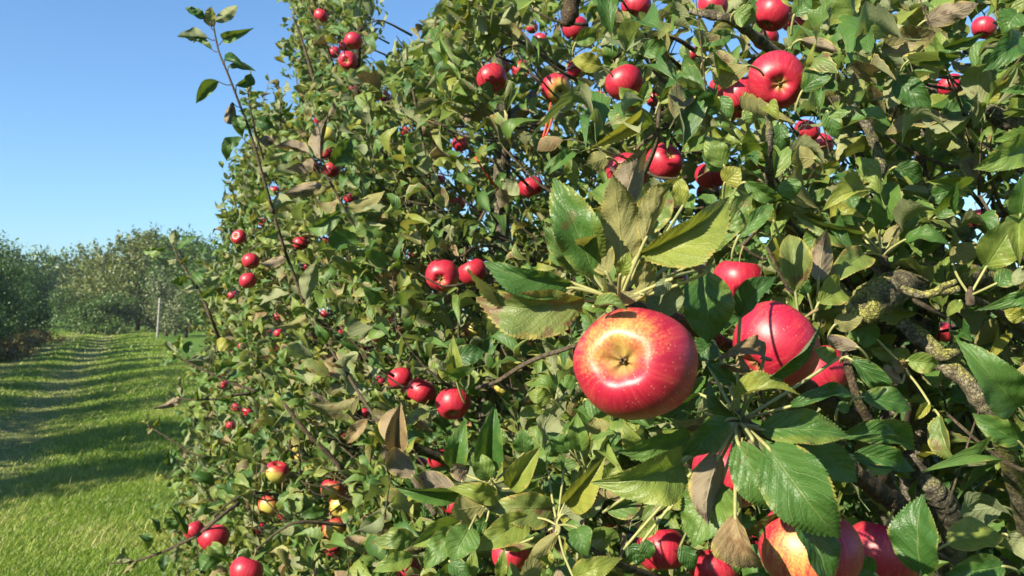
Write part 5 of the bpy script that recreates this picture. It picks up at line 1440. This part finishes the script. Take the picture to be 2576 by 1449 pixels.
for k in range(3):
    Vs, Qs, Us, Ts, Ms, nv = [], [], [], [], [], 0
    for lod, lib in ((0, MID), (1, LOW)):
        for v in range(len(VAR)):
            big = (L * FP / np.maximum(bf, .1) > 95) & (bf > 0)
            sel = np.where((owner == k) & ~own & (var == v) & (big if lod == 0 else ~big))[0]
            if not len(sel):
                continue
            LV, LQ, LU = lib[v]
            G = (B[sel][:, None, :] + LV[None, :, 0:1] * (X[sel] * W[sel][:, None])[:, None, :] + LV[None, :, 1:2] * (D[sel] * L[sel][:, None])[:, None, :]
                 + LV[None, :, 2:3] * (Nn[sel] * L[sel][:, None])[:, None, :])
            ns = len(sel)
            Vs.append(G.reshape(-1, 3))
            Qs.append((LQ[None] + (nv + np.arange(ns) * len(LV))[:, None, None]).reshape(-1, 4))
            Us.append(np.tile(LU, (ns, 1)))
            Ts.append(np.repeat(tint[sel], len(LV)))
            Ms.append(np.repeat(kind[sel], len(LQ)))
            nv += ns * len(LV)
    me = np_mesh('foliage', np.concatenate(Vs), np.concatenate(Qs), LEAF, np.concatenate(Us), {'tint': np.concatenate(Ts)}, np.concatenate(Ms))
    child('foliage', me, k, kind='stuff')
# twigs that carry the rosettes
ow = np.argmin(np.abs(S[:, 1:2] - np.array([[t[1] for t in TRUNKS]])) + np.array([[-0.1, 0, 0]]), axis=1)
sx_, sy_, sf_ = proj(S)
for i in range(len(S)):
    if left_on[i] >= 4 and rng.random() < (0.7 if shoot[i] else 0.22):
        k = int(ow[i])
        p = Vector(S[i])
        if shoot[i] and left_on[i] >= 5:
            e = p + Vector(A[i]) * slen[i]
            twigs[k].add([tuple(p), tuple((p + e) / 2), tuple(e)], [.0018, .0014, .0007], 4, 1)
        q = p + Vector((rng.uniform(.06, .15), rng.uniform(-.06, .06), rng.uniform(-.14, .0)))
        qx, qy, qf = proj(np.array([q]))
        if qf[0] > 0.05 and not inside(qx, qy)[0]:
            continue
        twigs[k].add([tuple(p), tuple((p + q) / 2 + Vector((0, 0, -.015))), tuple(q)], [.0018, .0026, .0038], 5, 2)
for k in range(3):
    if twigs[k].V:
        child('twigs', twigs[k].mesh('twigs', TWIG), k, kind='stuff')
def build_haze():
    mat = bpy.data.materials.new('thin_autumn_haze')
    mat.use_nodes = True
    nt = mat.node_tree
    nt.nodes.clear()
    o = nt.nodes.new('ShaderNodeOutputMaterial')
    v = nt.nodes.new('ShaderNodeVolumePrincipled')
    v.inputs['Color'].default_value = (0.80, 0.88, 1.0, 1.0)
    v.inputs['Density'].default_value = 0.0004
    nt.links.new(v.outputs[0], o.inputs['Volume'])
    lo, hi = (-3010.0, -1510.0, -1.5), (3010.0, 3510.0, 12.0)
    V = [(x, y, z) for z in (lo[2], hi[2]) for y in (lo[1], hi[1]) for x in (lo[0], hi[0])]
    me = bpy.data.meshes.new('haze')
    me.from_pydata(V, [], [(0, 2, 3, 1), (4, 5, 7, 6), (0, 1, 5, 4), (2, 6, 7, 3), (0, 4, 6, 2), (1, 3, 7, 5)])
    me.materials.append(mat)
    link('haze', me, kind='stuff')


build_haze()
print('leaves', M, 'hand', n_hand, 'own', own.sum())
